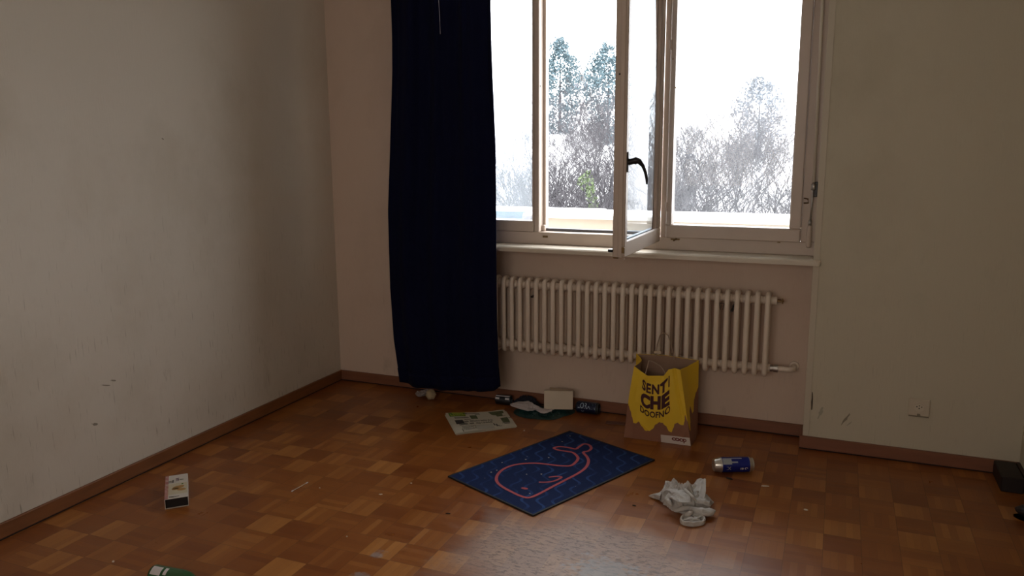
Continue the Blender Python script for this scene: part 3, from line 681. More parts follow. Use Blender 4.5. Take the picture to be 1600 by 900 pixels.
# ---- dark blue can by the skirting
Rc = .031
q0 = G(906, 638, 0); Ln = .125
cE = empty('dark_drink_can', (q0.x, -bt-Rc-.005, Rc), 'dark blue can with pale lettering lying against the baseboard right of the white box', 'can')
cE.rotation_euler = (0, 0, 0)
M_DKCAN = mat('midnight_can_lacquer', (.006, .013, .045), .35, metal=.3); M_DKTOP = mat('dull_can_end', (.05, .06, .07), .45, metal=.7)
can(cE, Ln, Rc, M_DKCAN, M_DKTOP, .010, Ln-.014)
f = on_can(Rc, .12); M_PALEB = mat('pale_blue_print', (.30, .40, .52), .4)
text_obj('lettering', 'LORAIN', lambda x, y: f(.014+x*.0270, y*.044), M_PALEB, cE, bold=.015)
f2 = on_can(Rc, -.55); text_obj('lettering', 'v', lambda x, y: f2(.034+x*.04, y*.018), M_PALEB, cE)

# ---- small black and white can left of the litter
q1 = G(772, 633, 0); q2 = G(803, 636, 0); axx = (q2-q1).normalized()
Rk = .027; bE = empty('striped_can', (q1.x, q1.y+Rk, Rk), 'small black can with white stripes lying beside the curtain', 'can', rz=math.atan2(axx.y, axx.x))
M_BLKCAN = mat('black_lacquer', (.01, .01, .014), .4); M_WHT = mat('white_print_matt', (.62, .60, .62), .5)
can(bE, .088, Rk, M_BLKCAN, M_DKTOP, .006, .080)
can_patch(bE, Rk, .004, .083, .98, 1.28, M_WHT); can_patch(bE, Rk, .004, .027, .35, .72, M_WHT); can_patch(bE, Rk, .060, .083, .35, .72, M_WHT)

# ---- dark green crumpled plastic bag, paper napkin and white carton lying on it
M_DKGREEN = mat('dark_green_plastic', (.006, .036, .036), .42, var=.5, vscale=25)
def lump(root, name, cx, cy, outline, h, mt, seed, ridg=.012, n=(48, 20), zero=0.0):
    # crumpled heap whose footprint follows outline(angle)->radius vector
    def f(u, v):
        a = 2*pi*u; ex_, ey_ = outline(a)
        r = v; hz = h*(1-v**2.2)
        nn = Vector((cos(a)*v*3+seed, sin(a)*v*3, seed*1.7))
        w = (1-abs(noise.noise(nn*1.6))*2); w2 = 1-abs(noise.noise(nn*3.3+Vector((5, 1, 2))))*2
        z = zero + max(0.0006, hz*(.55+.5*w) + ridg*w2*(1-v**4))
        return (cx+ex_*r, cy+ey_*r, z)
    return B().grid(f, *n).build(name, mt, root)
p0 = G(800, 640); p1 = G(900, 645)
def radial(px0, py0, pts):
    c0 = G(px0, py0); P = [G(*p)-c0 for p in pts]; A = sorted((math.atan2(p.y, p.x) % (2*pi), p.length) for p in P)
    A = [(A[-1][0]-2*pi, A[-1][1])] + A + [(A[0][0]+2*pi, A[0][1])]
    return c0, lambda a: (cos(a)*table(a % (2*pi), A), sin(a)*table(a % (2*pi), A))
c0, ol = radial(850, 645, [(802, 645), (815, 652), (833, 655), (850, 656), (866, 656), (880, 651), (897, 646), (899, 641), (890, 637), (868, 636.5), (840, 637), (820, 637), (806, 639)])
gE = lump(None, 'plastic_bag', c0.x, c0.y, ol, .020, M_DKGREEN, 2.1, .008, (72, 24)); tag(gE, 'dark green crumpled plastic bag on the floor under the white box', 'bag'); auto_smooth(gE, 25)
# dark cloth heap behind, pushed against the skirting
pd = G(828, 629)
dE = lump(None, 'dark_cloth', pd.x, -bt-.031, lambda a: (.085*cos(a), .028*sin(a)), .046, mat('black_navy_cloth', (.008, .010, .022), .9), 5.3, .014, (60, 20)); tag(dE, 'dark cloth heap against the baseboard left of the white box', 'cloth'); auto_smooth(dE, 25)
# white napkin
M_NAP = mat('napkin_paper', (.50, .46, .47), .85, bump=.3, bscale=120)
nb0 = [G(797, 632, .03), G(820, 628, .045), G(845, 636, .04), G(860, 641, .03), G(872, 642, .03), G(852, 647, .03), G(835, 641, .03), G(824, 642, .03), G(812, 639, .03)]
def strip(top, bot, name, mt, root, lift, seed):
    def f(u, v):
        def al(P):
            t = u*(len(P)-1); i = min(int(t), len(P)-2); return P[i].lerp(P[i+1], t-i)
        p = al(bot).lerp(al(top), v); return p+Vector((0, 0, lift*sin(pi*v)*(.6+.8*noise.noise(Vector((u*5+seed, v*2, 0)))) + .004*noise.noise(Vector((u*9, v*7, seed)))))
    return B().grid(f, 36, 10).build(name, mt, root)
napE = empty('paper_napkin', G(835, 640, 0), 'crumpled white paper napkin lying on the dark green plastic bag', 'napkin')
Ln_ = napE.location
top_ = [G(797, 632, .024)-Ln_, G(808, 627.5, .032)-Ln_, G(826, 627, .036)-Ln_, G(838, 634, .036)-Ln_, G(852, 639, .034)-Ln_, G(866, 640, .032)-Ln_]
bot_ = [G(798, 634, .022)-Ln_, G(810, 638, .024)-Ln_, G(824, 642, .026)-Ln_, G(836, 641, .028)-Ln_, G(850, 646.5, .028)-Ln_, G(862, 643, .030)-Ln_]
o = strip(top_, bot_, 'sheet', M_NAP, napE, .008, 1); solid(o, .0012)
o = strip([G(830, 628, .044)-Ln_, G(832, 630, .052)-Ln_, G(844, 637, .044)-Ln_], [G(824, 636, .040)-Ln_, G(832, 638, .040)-Ln_, G(842, 639, .038)-Ln_], 'folded_corner', M_NAP, napE, .004, 4); solid(o, .0012)
# white carton standing on its side
wl_, wr_ = G(850, 642, .02), G(894, 643, .02)
M_WBOX = mat('white_card', (.60, .53, .42), .6, var=.05)
axw = (wr_-wl_); axw.z = 0; ww_ = axw.length; ca = math.atan2(axw.y, axw.x)
wbE = empty('white_box', (wl_.x, wl_.y+.0, .030), 'white cardboard box standing on edge by the baseboard behind the newspaper', 'box', rz=ca)
hW = .098; dW = .036
tilt = Matrix.Rotation(radians(-6), 3, 'X')
def tw(v): return tilt @ Vector(v)
B().box(0, ww_, 0, dW, 0, hW, .0015).map(tw).build('carton', M_WBOX, wbE)
B().box(ww_*.99, ww_+.003, -.001, dW, .002, hW-.002).map(tw).build('end_flap', M_WBOX, wbE)
B().grid(lambda u, v: tw((ww_*lerp(.2, .98, u), dW*lerp(.1, .9, v)+.0, hW+.0012+.012*v*(1-u))), 8, 3).build('lid_flap', mat('inner_card', (.46, .37, .27), .7), wbE)

# ---- bread crust and tissue under the curtain
rE = tag(B().build('x', M_WHT), None); bpy.data.objects.remove(rE)
c = G(673, 624, 0)
def blob(cx, cy, cz, rx, ry, rz_, seed, amp=.2, n=(24, 14)):
    def f(u, v):
        a = 2*pi*u; b = pi*v; d = Vector((sin(b)*cos(a), sin(b)*sin(a), cos(b))); k = 1+amp*noise.noise(d*2.2+Vector((seed, 0, 0)))+amp*.4*noise.noise(d*5+Vector((0, seed, 0)))
        return (cx+d.x*rx*k, cy+d.y*ry*k, cz+d.z*rz_*k)
    return B().grid(f, *n)
o = blob(0, 0, .028, .030, .026, .028, 3.2, .25).build('bread_crust', mat('bread_crumb', (.46, .36, .22), .9, var=.3, vscale=40), None, True, loc=None); o.location = (c.x, c.y, 0); tag(o, 'pale crust of bread lying below the curtain hem', 'bread')
tE = blob(0, 0, .0, .045, .03, .016, 9, .5, (40, 20)); o = tE.map(lambda v: (v.x-.055+.0*v.z, v.y+.02, max(.001, v.z+.02+max(0, .5*(v.x+.01))))).build('tissue', mat('used_tissue', (.30, .26, .25), .9), None); o.location = (c.x, c.y, 0); tag(o, 'greyish crumpled tissue tucked under the curtain beside the bread crust', 'tissue')

# ---- small biscuit carton on the left
K = [G(263, 748, .036), G(283.5, 741, .036), G(293.5, 775, .036), G(260, 784, .036)]
bl, br = G(258, 796, 0), G(295, 790, 0)
near = br-bl; near.z = 0; wB = near.length; ab = math.atan2(near.y, near.x)
far = G(283.5, 741, .036) - G(293.5, 775, .036); far.z = 0; lB = far.length
up_ = .040
boxE = empty('snack_carton', (bl.x, bl.y, 0), 'small white snack carton with red striped side on the floor by the left wall', 'carton', rz=ab)
M_CARD = mat('carton_white', (.60, .57, .52), .5); M_CARDRED = mat('carton_red', (.36, .035, .035), .5); M_CDARK = mat('carton_inside', (.012, .008, .008), .8)
w_, t_ = wB, .0012
B().box(0, w_, 0, lB, 0, t_).box(0, w_, 0, lB, up_-t_, up_).box(0, t_, .0, lB, t_, up_-t_).box(w_-t_, w_, 0, lB, t_, up_-t_).box(t_, w_-t_, lB-t_, lB, t_, up_-t_).build('sleeve', M_CARD, boxE)
B().box(.002, w_-.002, .006, lB-.002, .0015, up_-.002).build('dark_inside', M_CDARK, boxE)  # near-black filler painting the shade inside the open carton
sb = B()
for i in range(17): y0 = lB*(i+.2)/17; sb.box(-.0006, .0002, y0, y0+lB/17*.5, .003, up_+.0004); sb.box(-.0004, w_*.15, y0, y0+lB/17*.5, up_, up_+.0006)
sb.build('red_stripes', M_CARDRED, boxE)
bis = B()
for (cx, cy, rx, ry, ra) in ((.58, .44, .27, .13, .25), (.72, .33, .20, .11, -.1), (.45, .38, .15, .09, .1)):
    k = len(bis.V); bis.add([(w_*cx+rx*w_*cos(a)*cos(ra)-ry*w_*sin(a)*sin(ra), lB*cy+(rx*w_*cos(a)*sin(ra)+ry*w_*sin(a)*cos(ra))*1.3, up_+.0008) for a in [2*pi*i/20 for i in range(20)]], [tuple(range(20))])
bis.build('biscuit_picture', mat('biscuit_print', (.42, .24, .08), .6, var=.3, vscale=60), boxE)
B().add([(w_*.10, lB*.16, up_+.0004), (w_*.97, lB*.16, up_+.0004), (w_*.97, lB*.62, up_+.0004), (w_*.10, lB*.62, up_+.0004)], [(0, 1, 2, 3)]).build('cream_panel', mat('carton_cream', (.55, .50, .36), .5), boxE)
def ctext(s, x, y, sc, mt, rot=90):
    r_ = radians(rot); return text_obj('lettering', s, lambda a, b: Vector((w_*x+(a*cos(r_)-b*sin(r_))*sc, lB*y+(a*sin(r_)+b*cos(r_))*sc, up_+.0011)), mt, boxE, bold=.03)
ctext('LL', .36, .66, .028, M_INK); ctext('LUK', .60, .72, .016, mat('violet_print', (.14, .05, .11), .6)); ctext('ll', .80, .74, .018, mat('green_print', (.05, .12, .06), .6)); ctext('bianco', .2, .05, .014, M_INK, 0)
B().box(w_*.72, w_*.80, lB*.55, lB*.575, up_, up_+.0012).build('leaf_print', M_GREEN, boxE)
B().box(.001, .0022, -.004, .006, 0, up_*.95).build('bent_flap', M_CARD, boxE)

# ---- green bottle at the lower edge of the view
g0 = G(239, 897, .030)
gdir = (G(330, 915, .03)-g0); gdir.z = 0; ga = math.atan2(gdir.y, gdir.x)
btE = empty('green_bottle', (g0.x, g0.y, .031), 'green glass bottle with white label lying at the bottom edge on the left', 'bottle', rz=ga)
M_GRN = mat('green_glass', (.02, .09, .03), .12, spec=.8)
B().lathe((0, 0, 0), (1, 0, 0), [(.004, 0), (.0, .022), (.003, .029), (.01, .031), (.12, .031), (.145, .026), (.17, .014), (.215, .0125), (.225, .0125)], 36).build('glass_body', M_GRN, btE, True)
B().lathe((0, 0, 0), (1, 0, 0), [(.222, .0), (.222, .0145), (.229, .0145), (.23, 0)], 24).build('crown_cap', M_IRON, btE)
can_patch(btE, .0311, .012, .05, .55, 1.5, M_WHT); can_patch(btE, .0311, .012, .05, -.6, .35, mat('black_label', (.02, .02, .02), .5)); can_patch(btE, .0311, .060, .072, .7, 1.5, M_WHT)
f = on_can(.0316, -.1); text_obj('lettering', 'IIT', lambda x, y: f(.018+x*.016, y*.02), M_WHT, btE, bold=.02)
sE = blob(0, 0, .045, .052, .040, .052, 4, .12).map(lambda v: (v.x, v.y, max(v.z, .0005))).build('black_pouch', mat('black_leather', (.01, .009, .009), .6), None, True); pp = G(318, 962, 0); sE.location = (pp.x+.02, pp.y, 0); tag(sE, 'black rounded pouch beside the green bottle at the bottom edge', 'pouch')

# ---- things in the right corner
kx, ky = XR-bt-.002, -D-bt-.002
xk0 = G(1563, 768, 0)
k_ = B().box(xk0.x, kx, xk0.y, ky, 0, .064, .004).build('baseboard_shadow_block', mat('shadowed_skirting', (.014, .007, .006), .6)); tag(k_, 'dark block in the right corner standing for the shadowed side baseboard', 'block')  # near-black block, the side baseboard's dark shadow put into its colour
pS = G(1592, 806, 0)
sh = empty('black_shoe', (pS.x, pS.y, 0), 'black rounded shoe toe at the right edge of the photo', 'shoe', rz=radians(-32))
sb_ = blob(.075, 0, .028, .09, .034, .028, 2.5, .08, (32, 18)).map(lambda v: (v.x, v.y, max(.008, v.z+(.028*smooth((v.x-.05)/.1) if v.z > .03 else 0))))
sb_.build('upper', mat('shoe_leather', (.010, .010, .013), .35), sh, True)
B().grid(lambda u, v: (.075+.094*(1-2*u), .036*sqrt(max(0, 1-(1-2*u)**4))*(2*v-1), .0+.0), 24, 4).build('sole', M_EDGE, sh); solid(sh.children[-1], .009, 1)

# ---- crumpled cloth
clE = empty('crumpled_cloth', G(1070, 795), 'crumpled pale grey cloth lying between the doormat and the blue can', 'cloth')
Lk = clE.location
M_CLOTH = mat('pale_grey_cotton', (.50, .485, .46), .9, bump=1, bscale=22, var=.06)
for nd in M_CLOTH.node_tree.nodes:
    if nd.type == 'BUMP': nd.inputs['Distance'].default_value = .02
cb2 = B()
def ridge(p, s): return 1-2*abs(noise.noise(p*s))
# main body: a folded heap
c0, ol = radial(1062, 790, [(1030, 779), (1036, 786), (1045, 793), (1055, 800), (1072, 803), (1090, 800), (1106, 794), (1111, 785), (1100, 778), (1082, 772), (1062, 768), (1042, 768), (1030, 773)])
def heap(u, v):
    a = 2*pi*u; e = ol(a); n0 = Vector((cos(a)*v*1.4, sin(a)*v*1.4, .7))
    z = .062*(1-v**2.6)*(.65+.5*ridge(n0+Vector((3, 1, 0)), 1.5)) + .022*ridge(n0+Vector((0, 4, 0)), 2.6)*(1-v**5) + .010*ridge(n0, 5.2)*(1-v**4)
    w = 1+.10*ridge(n0, 2.2)*v
    return (c0.x-Lk.x+e[0]*v*w, c0.y-Lk.y+e[1]*v*w, max(.0012, z))
cb2.grid(heap, 120, 44)
def sheet(P, rows, lift=0, wr=.004, seed=0, nu=30, nv=16):
    # P: rows of control points in the photo with their heights, loft between
    R_ = [[G(x, y, z)-Lk for x, y, z in row] for row in P]
    def al(row, t): t *= len(row)-1; i = min(int(t), len(row)-2); return row[i].lerp(row[i+1], smooth(t-i)*.5+(t-i)*.5)
    def f(u, v):
        t = v*(len(R_)-1); i = min(int(t), len(R_)-2); p = al(R_[i], u).lerp(al(R_[i+1], u), t-i)
        k = ridge(Vector((u*2+seed, v*3, seed)), 1.5)
        p = p+Vector((0, -wr*.5*k, wr*k)); p.z = max(.001, p.z); return p
    cb2.grid(f, nu, nv)
sheet([[(1078, 783, .03), (1090, 785, .04), (1101, 779, .045)], [(1077, 768, .045), (1090, 768, .055), (1103, 768, .06)], [(1089, 750, .07), (1096, 748, .075), (1103, 749, .078)]], 0, wr=.005, seed=2)      # raised white flap
sheet([[(1014, 776, .004), (1022, 779, .004), (1031, 782, .006)], [(1013.5, 774.5, .010), (1022, 773, .020), (1032, 775, .03)], [(1018, 773, .008), (1024, 771, .014), (1034, 769, .028)]], 0, wr=.002, seed=5)   # pointed tip
sheet([[(1032, 774, .03), (1041, 768, .05), (1053, 771, .06)], [(1037, 764, .045), (1048, 761, .062), (1060, 765, .07)], [(1040, 752.5, .05), (1052, 755, .062), (1064, 760, .066)]], 0, wr=.008, seed=8)      # upper left fold
sheet([[(1046, 778, .055), (1060, 785, .065), (1080, 786, .06)], [(1048, 768, .07), (1062, 771, .08), (1078, 776, .075)], [(1053, 764, .07), (1066, 764, .078), (1074, 768, .075)]], 0, wr=.004, seed=11)     # broad middle panel
def roll(P, R, n=14, flat=.8):
    Q = [G(x, y, z)-Lk for x, y, z in P]
    N = []
    for i in range(len(Q)-1):
        for t in range(6): N.append(Q[i].lerp(Q[i+1], t/6))
    N.append(Q[-1]); m_ = len(N)
    rr = [R*table(i/(m_-1), ((0, .25), (.12, .8), (.5, 1), (.85, .9), (1, .25)))*(1+.18*noise.noise(Vector((i*.4, P[0][0], 0)))) for i in range(m_)]
    cb2.tube(N, rr, n, flat=flat)
roll([(1053, 799, .020), (1066, 795, .030), (1080, 792, .038)], .012)
roll([(1076, 796, .030), (1090, 799, .026), (1104, 801, .024), (1117, 798, .020)], .019)
roll([(1061, 757, .064), (1072, 766, .082), (1083, 777, .078), (1088, 783, .06)], .006)
roll([(1086, 783, .042), (1100, 784, .045), (1110, 790, .03)], .014)
roll([(1046, 771, .06), (1042, 780, .045), (1050, 790, .034)], .010)
roll([(1036, 768, .035), (1042, 762, .045), (1053, 765, .06)], .010)
# open cuff at the near end
cc_ = G(1083, 812, .012)-Lk
tx = (G(1103, 808, .012)-G(1065, 812, .012)).normalized(); ty = Vector((-tx.y, tx.x, 0))
def cuff(u, v):                                          # a limp sleeve end, lip outside, hollow folded inside
    a = 2*pi*u; k = [1.0, 1.04, 1.0, .88, .74, .5, .12][int(round(v*6))]; zz = [.001, .009, .016, .017, .007, .010, .012][int(round(v*6))]
    w = 1+.07*noise.noise(Vector((cos(a)*1.5, sin(a)*1.5, v*.6)))
    return cc_+tx*.049*k*w*cos(a)+ty*.033*k*w*sin(a)+Vector((0, 0, zz-.012+.004*ridge(Vector((cos(a)*2, sin(a)*2, v)), 1.3)*(v > .3) + .008*max(0, sin(a))))
cb2.grid(cuff, 48, 6)
roll([(1068, 812, .016), (1080, 810, .022), (1094, 813, .018)], .006)
roll([(1075, 816, .012), (1088, 810, .020), (1098, 806, .020)], .005)
roll([(1070, 805, .02), (1077, 802, .03), (1082, 799, .03)], .011)
o = cb2.build('fabric', M_CLOTH, clE); auto_smooth(o, 40)

# ---- paper shopping bag
bgE = empty('shopping_bag', (G(975, 683)+G(1080, 697))/2, 'tall brown paper shopping bag with yellow dripping print standing before the radiator', 'bag')
Lb = bgE.location.copy()
yF, yBk = -.322, -.150
BL, BR = G(975, 683), G(1080, 697)
# control columns around the bag: bottom point, top point (rim)
TF = lambda px, py, y: PY(px, py, y)
cols = [ (0.00, BL,                               TF(991, 572, -.315)),
         (0.22, BL.lerp(BR, .18),                 TF(1000, 579, -.325)),
         (0.38, BL.lerp(BR, .36),                 TF(1012, 587, -.332)),
         (0.60, BL.lerp(BR, .60),                 TF(1037, 587, -.334)),
         (0.66, BL.lerp(BR, .68),                 TF(1045, 577, -.328)),
         (0.85, BL.lerp(BR, .88),                 TF(1056, 575.5, -.322)),
         (1.00, BR,                               TF(1063, 577.5, -.318)),
         (1.25, Vector((BR.x+.004, -.235, 0)),    TF(1077, 573, -.235)),
         (1.50, Vector((BR.x+.002, yBk, 0)),      TF(1092, 563, -.156)),
         (2.00, Vector((2.01, yBk-.0, 0)),        TF(1040, 555, -.150)),
         (2.50, Vector((BL.x+.01, yBk, 0)),       TF(994, 552.5, -.156)),
         (2.75, Vector((BL.x+.03, -.235, 0)),     TF(996, 562, -.235)),
         (3.00, BL,                               TF(991, 572, -.315))]
def colat(s):
    for (a, b0, t0), (b, b1, t1) in zip(cols, cols[1:]):
        if s <= b+1e-9:
            t = (s-a)/(b-a); return b0.lerp(b1, t), t0.lerp(t1, t)
    return cols[-1][1], cols[-1][2]
def bag(s, v):
    b, t = colat(s % 3.0 if s < 3.0 else 3.0); p = b.lerp(t, v)
    if s <= 1.0:                                         # soft belly and creases of the front
        p.y -= .010*sin(pi*s)*sin(pi*min(1, v*1.1)) + .0035*ridge(Vector((s*2.5, v*1.5, 2)), 1.6)
        p.y += .006*math.exp(-((s-.80-.16*(1-v))/.035)**2)*smooth(v*1.5)        # fold running down the right of the print
        p.x -= .010*(1-s)*sin(pi*v)*(.4)
    if 1.0 < s < 1.5:
        k = sin(pi*(s-1)/.5); p.x -= .012*k*smooth(v*1.3)*(1-.3*v)             # gusset pushed in
    if 2.5 < s < 3: p.x += .02*sin(pi*(s-2.5)/.5)*v
    return p
drip = [(0, .175), (.03, .162), (.08, .140), (.13, .1085), (.17, .081), (.215, .080), (.26, .092), (.305, .070), (.355, .050), (.41, .052), (.455, .064), (.50, .090), (.55, .103), (.59, .103), (.63, .088), (.665, .062), (.70, .058), (.73, .080), (.756, .102), (.80, .108), (.853, .0995), (.90, .098), (.93, .115), (.965, .150),
        (1.0, .120), (1.03, .074), (1.07, .066), (1.12, .10), (1.17, .155), (1.22, .170), (1.27, .130), (1.32, .135), (1.38, .190), (1.44, .22), (1.5, .24), (1.7, .2), (1.9, .25), (2.1, .17), (2.3, .24), (2.5, .2), (2.7, .22), (2.9, .18), (3, .175)]
def dz(s):
    for (a, va), (b, vb) in zip(drip, drip[1:]):
        if s <= b: return lerp(va, vb, smooth((s-a)/(b-a)))
    return .22
M_KRAFT = mat('brown_kraft_paper', (.27, .125, .075), .8, var=.1, vscale=20); M_YEL = mat('yellow_print', (.78, .52, .025), .6, var=.06); M_KIN = mat('kraft_inside', (.30, .19, .13), .85)
bb = B().grid(lambda u, v: bag(3*u, v)-Lb, 720, 150, mf=lambda u, v: 1 if bag(3*u, v).z > dz(3*u) else 0)
o = bb.build('paper_shell', [M_KRAFT, M_YEL, M_KIN], bgE, True)
solid(o, .0012, -1)
# separate inner lining so that the inside stays brown
o = B().grid(lambda u, v: (lambda p: Vector((lerp(p.x, 2.01, .025), lerp(p.y, -.235, .045), p.z-.001)))(bag(3*u, v))-Lb, 180, 40).build('inner_lining', M_KIN, bgE, True)
bt_ = [bag(3*i/60, 0.004)-Lb for i in range(60)]
mesh_obj('bottom', [(sum(bt_, Vector())/60)]+bt_, [(0, i+1, (i+1) % 60+1) for i in range(60)], M_KRAFT, bgE)
# lettering follows the front sheet
M_MAR = mat('maroon_print', (.055, .008, .012), .7)
def front_at(px, py):                                    # find the point of the front sheet seen there
    s, v = .4, .5
    for _ in range(30):
        p = bag(s, v); d = p-CAM; X = 800+FPX*d.dot(RT)/d.dot(fw); Y = 450-FPX*d.dot(UP)/d.dot(fw)
        s = max(0, min(.999, s+(px-X)/105)); v = max(0, min(1, v-(py-Y)/112))
    return s, v
s1, v1 = front_at(1001, 625); s2, v2 = front_at(1047, 625); _, vt = front_at(1024, 597); _, vb = front_at(1024, 653)
def word(txt, y0, y1, x0=0, x1=1, smile=.18, bold=.03, gap=1.02):
    V, F = text_geo(txt, 1, 'LEFT', bold, gap)
    mx_, mn = max(p.x for p in V), min(p.x for p in V); my, ny = max(p.y for p in V), min(p.y for p in V)
    out = []
    for p in V:
        a = lerp(x0, x1, (p.x-mn)/(mx_-mn)); b = lerp(y0, y1, (p.y-ny)/(my-ny)) + smile*((a-.5)*2)**2
        q = bag(lerp(s1, s2, a), lerp(vb, vt, b)); out.append(q+Vector((0, -.0018, 0))-Lb)
    mesh_obj('lettering', out, F, M_MAR, bgE)
word('SENTI', .66, .94, .02, .98, .10, .04, 1.10); word('CHE', .23, .62, .0, .98, .07, .06); word('DOOFNO', .0, .18, .0, 1.0, .12, .03)
# white logo field at the lower right of the front
def fl(s, z):
    b, t = colat(s); v = z/t.z; return bag(s, v)+Vector((0, -.0016, 0))-Lb
s_a, s_b = .565, .995
B().grid(lambda u, v: fl(lerp(s_a+.02*v*0, s_b, u), lerp(.0015+.012*(1-u)*0, .041, v)), 12, 4).build('logo_field', mat('white_field', (.62, .55, .50), .7), bgE)
V, F = text_geo('coop', 1, 'LEFT', .035, .86); mx_, mn = max(p.x for p in V), min(p.x for p in V)
mesh_obj('lettering', [fl(lerp(.70, .93, (p.x-mn)/(mx_-mn)), .019+p.y*.031)+Vector((0, -.0008, 0)) for p in V], F, mat('orange_red_print', (.16, .03, .02), .7), bgE)
# twisted paper handles and the folded reinforcement on the back rim
M_CORD = mat('twisted_paper_cord', (.36, .27, .20), .8); M_CORD2 = mat('pale_tab', (.60, .48, .34), .7)
yb2 = yBk-.004
hk = [PY(1024, 575, yb2+.012), PY(1025, 552, yb2), PY(1027, 538, yb2-.004), PY(1031, 525, yb2-.012), PY(1037, 520, yb2-.016), PY(1044, 524, yb2-.012), PY(1048, 535, yb2-.004), PY(1051, 548, yb2), PY(1054, 562, yb2-.012)]
hk = [p-Lb for p in hk]; hs_ = []
for i in range(len(hk)-1):
    for t in range(5): hs_.append(hk[i].lerp(hk[i+1], t/5))
hs_.append(hk[-1]); B().tube(hs_, .0026, 8).build('handle', M_CORD, bgE, True)
B().box(-.018, .018, -.0015, .0015, -.006, .006, .001).map(lambda v: v+(PY(1027.5, 550.5, yb2-.02)-Lb)).build('handle_tab', M_CORD2, bgE)
hf = [PY(1014, 582, -.322)-Lb, PY(1012, 570, -.30)-Lb, PY(1014, 556, -.27)-Lb, PY(1018, 545, -.26)-Lb]
hf = [PY(1008, 586, -.322)-Lb, PY(1011, 575, -.30)-Lb, PY(1014, 563, -.27)-Lb, PY(1022, 566, -.25)-Lb, PY(1032, 572, -.26)-Lb, PY(1039, 582, -.30)-Lb, PY(1039, 588, -.325)-Lb]
hs_ = []
for i in range(len(hf)-1):
    for t in range(4): hs_.append(hf[i].lerp(hf[i+1], t/4))
B().tube(hs_, .0024, 8).build('handle', M_CORD, bgE, True)

# ---- crumbs, sticks and scraps
def scrap(name, px, py, sx, sy, sz, rz, mt, label, cat='scrap', seed=0):
    o = blob(0, 0, sz, sx, sy, sz, seed+px*.1, .5, (12, 8)).build(name, mt, None); p = G(px, py); o.location = (p.x, p.y, 0); o.rotation_euler = (0, 0, radians(rz)); return tag(o, label, cat)
M_BIT = mat('pale_scrap', (.6, .52, .42), .8); M_DBIT = mat('dark_scrap', (.03, .02, .015), .8)
a_, b_ = G(457, 767, .003), G(479.5, 754.5, .003)
cs = empty('cotton_swab', (a_+b_)/2, 'thin white cotton swab lying on the parquet left of the doormat', 'cotton swab')
cs.location.z = 0; ca_, cb_2 = a_-cs.location, b_-cs.location
B().tube([ca_, cb_2], .0013, 8).build('stick', M_BIT, cs)
for q in (ca_, cb_2): d = (cb_2-ca_).normalized()*.006; B().tube([q-d*1.2, q-d*.6, q+d*.6, q+d*1.2], [.001, .0028, .0028, .001], 8).build('cotton_tip', M_WHT, cs, True)
scrap('paper_scrap', 595, 773, .009, .003, .002, 30, M_BIT, 'small white splinter of paper between swab and doormat')
scrap('crumb', 499.5, 763, .004, .003, .002, 0, M_BIT, 'tiny reddish white crumb just right of the cotton swab', 'crumb')
scrap('crumb', 642.5, 756, .004, .004, .003, 0, M_BIT, 'tiny pale crumb left of the doormat corner', 'crumb')
scrap('crumb', 542, 839, .003, .003, .002, 0, M_BIT, 'tiny white crumb on the open parquet in the left foreground', 'crumb')
scrap('crumb', 177, 878.5, .004, .004, .003, 0, M_BIT, 'tiny white crumb left of the green bottle', 'crumb')
scrap('crumb', 819, 673.5, .004, .004, .003, 0, M_BIT, 'tiny pale crumb between newspaper and doormat', 'crumb')
scrap('paper_scrap', 1195, 760.5, .016, .004, .003, 15, M_BIT, 'pale sliver of paper below the blue can')
scrap('paper_scrap', 1259, 797.5, .009, .004, .003, -10, M_BIT, 'small white scrap on the parquet right of the cloth')
scrap('dark_splinter', 1139, 748.5, .016, .006, .003, -15, M_DBIT, 'small dark splinter just below the blue can', 'splinter')
scrap('dark_splinter', 991, 790.5, .008, .003, .002, -10, M_DBIT, 'small dark splinter between doormat and cloth', 'splinter')
scrap('twig', 700, 803, .010, .003, .002, 10, M_DBIT, 'thin dark twig scrap below the left corner of the doormat', 'twig')
scrap('crumb', 183, 746, .008, .003, .002, 60, M_BIT, 'pale chip lying at the foot of the left wall', 'crumb')
o = blob(0, 0, .022, .016, .010, .020, 3.3, .5, (16, 12)).build('paper_ball', mat('pink_white_paper', (.62, .46, .44), .8), None); p = G(972, 644); o.location = (p.x, p.y, 0); tag(o, 'little crumpled pinkish paper ball left of the shopping bag', 'paper ball')
o = B().box(-.05, .05, -.02, .02, 0, .006, .002).build('flat_card', mat('brown_card', (.14, .06, .04), .7)); p = G(962, 662); o.location = (p.x, p.y, 0); o.rotation_euler = (0, 0, .1); tag(o, 'flat brown card strip on the floor left of the shopping bag', 'card')

# ================================================================== OUTSIDE
struct(B().box(-2.5, 6, T+.001, 1.75, -.25, -.02).build('balcony_floor', mat('balcony_concrete', (.45, .42, .38), .9)))
yi, yo = 1.30, 1.75
zp = PY(900, 335, yi).z; xcn = PY(819, 340, yi).x
struct(B().box(xcn, 6, yi, yo-.001, -.02, zp-.03).build('balcony_parapet', M_CREAM))
struct(B().box(xcn-.005, 6, yi-.015, yo+.02, zp-.03, zp, .004).build('parapet_coping', M_WHITE_CAP))
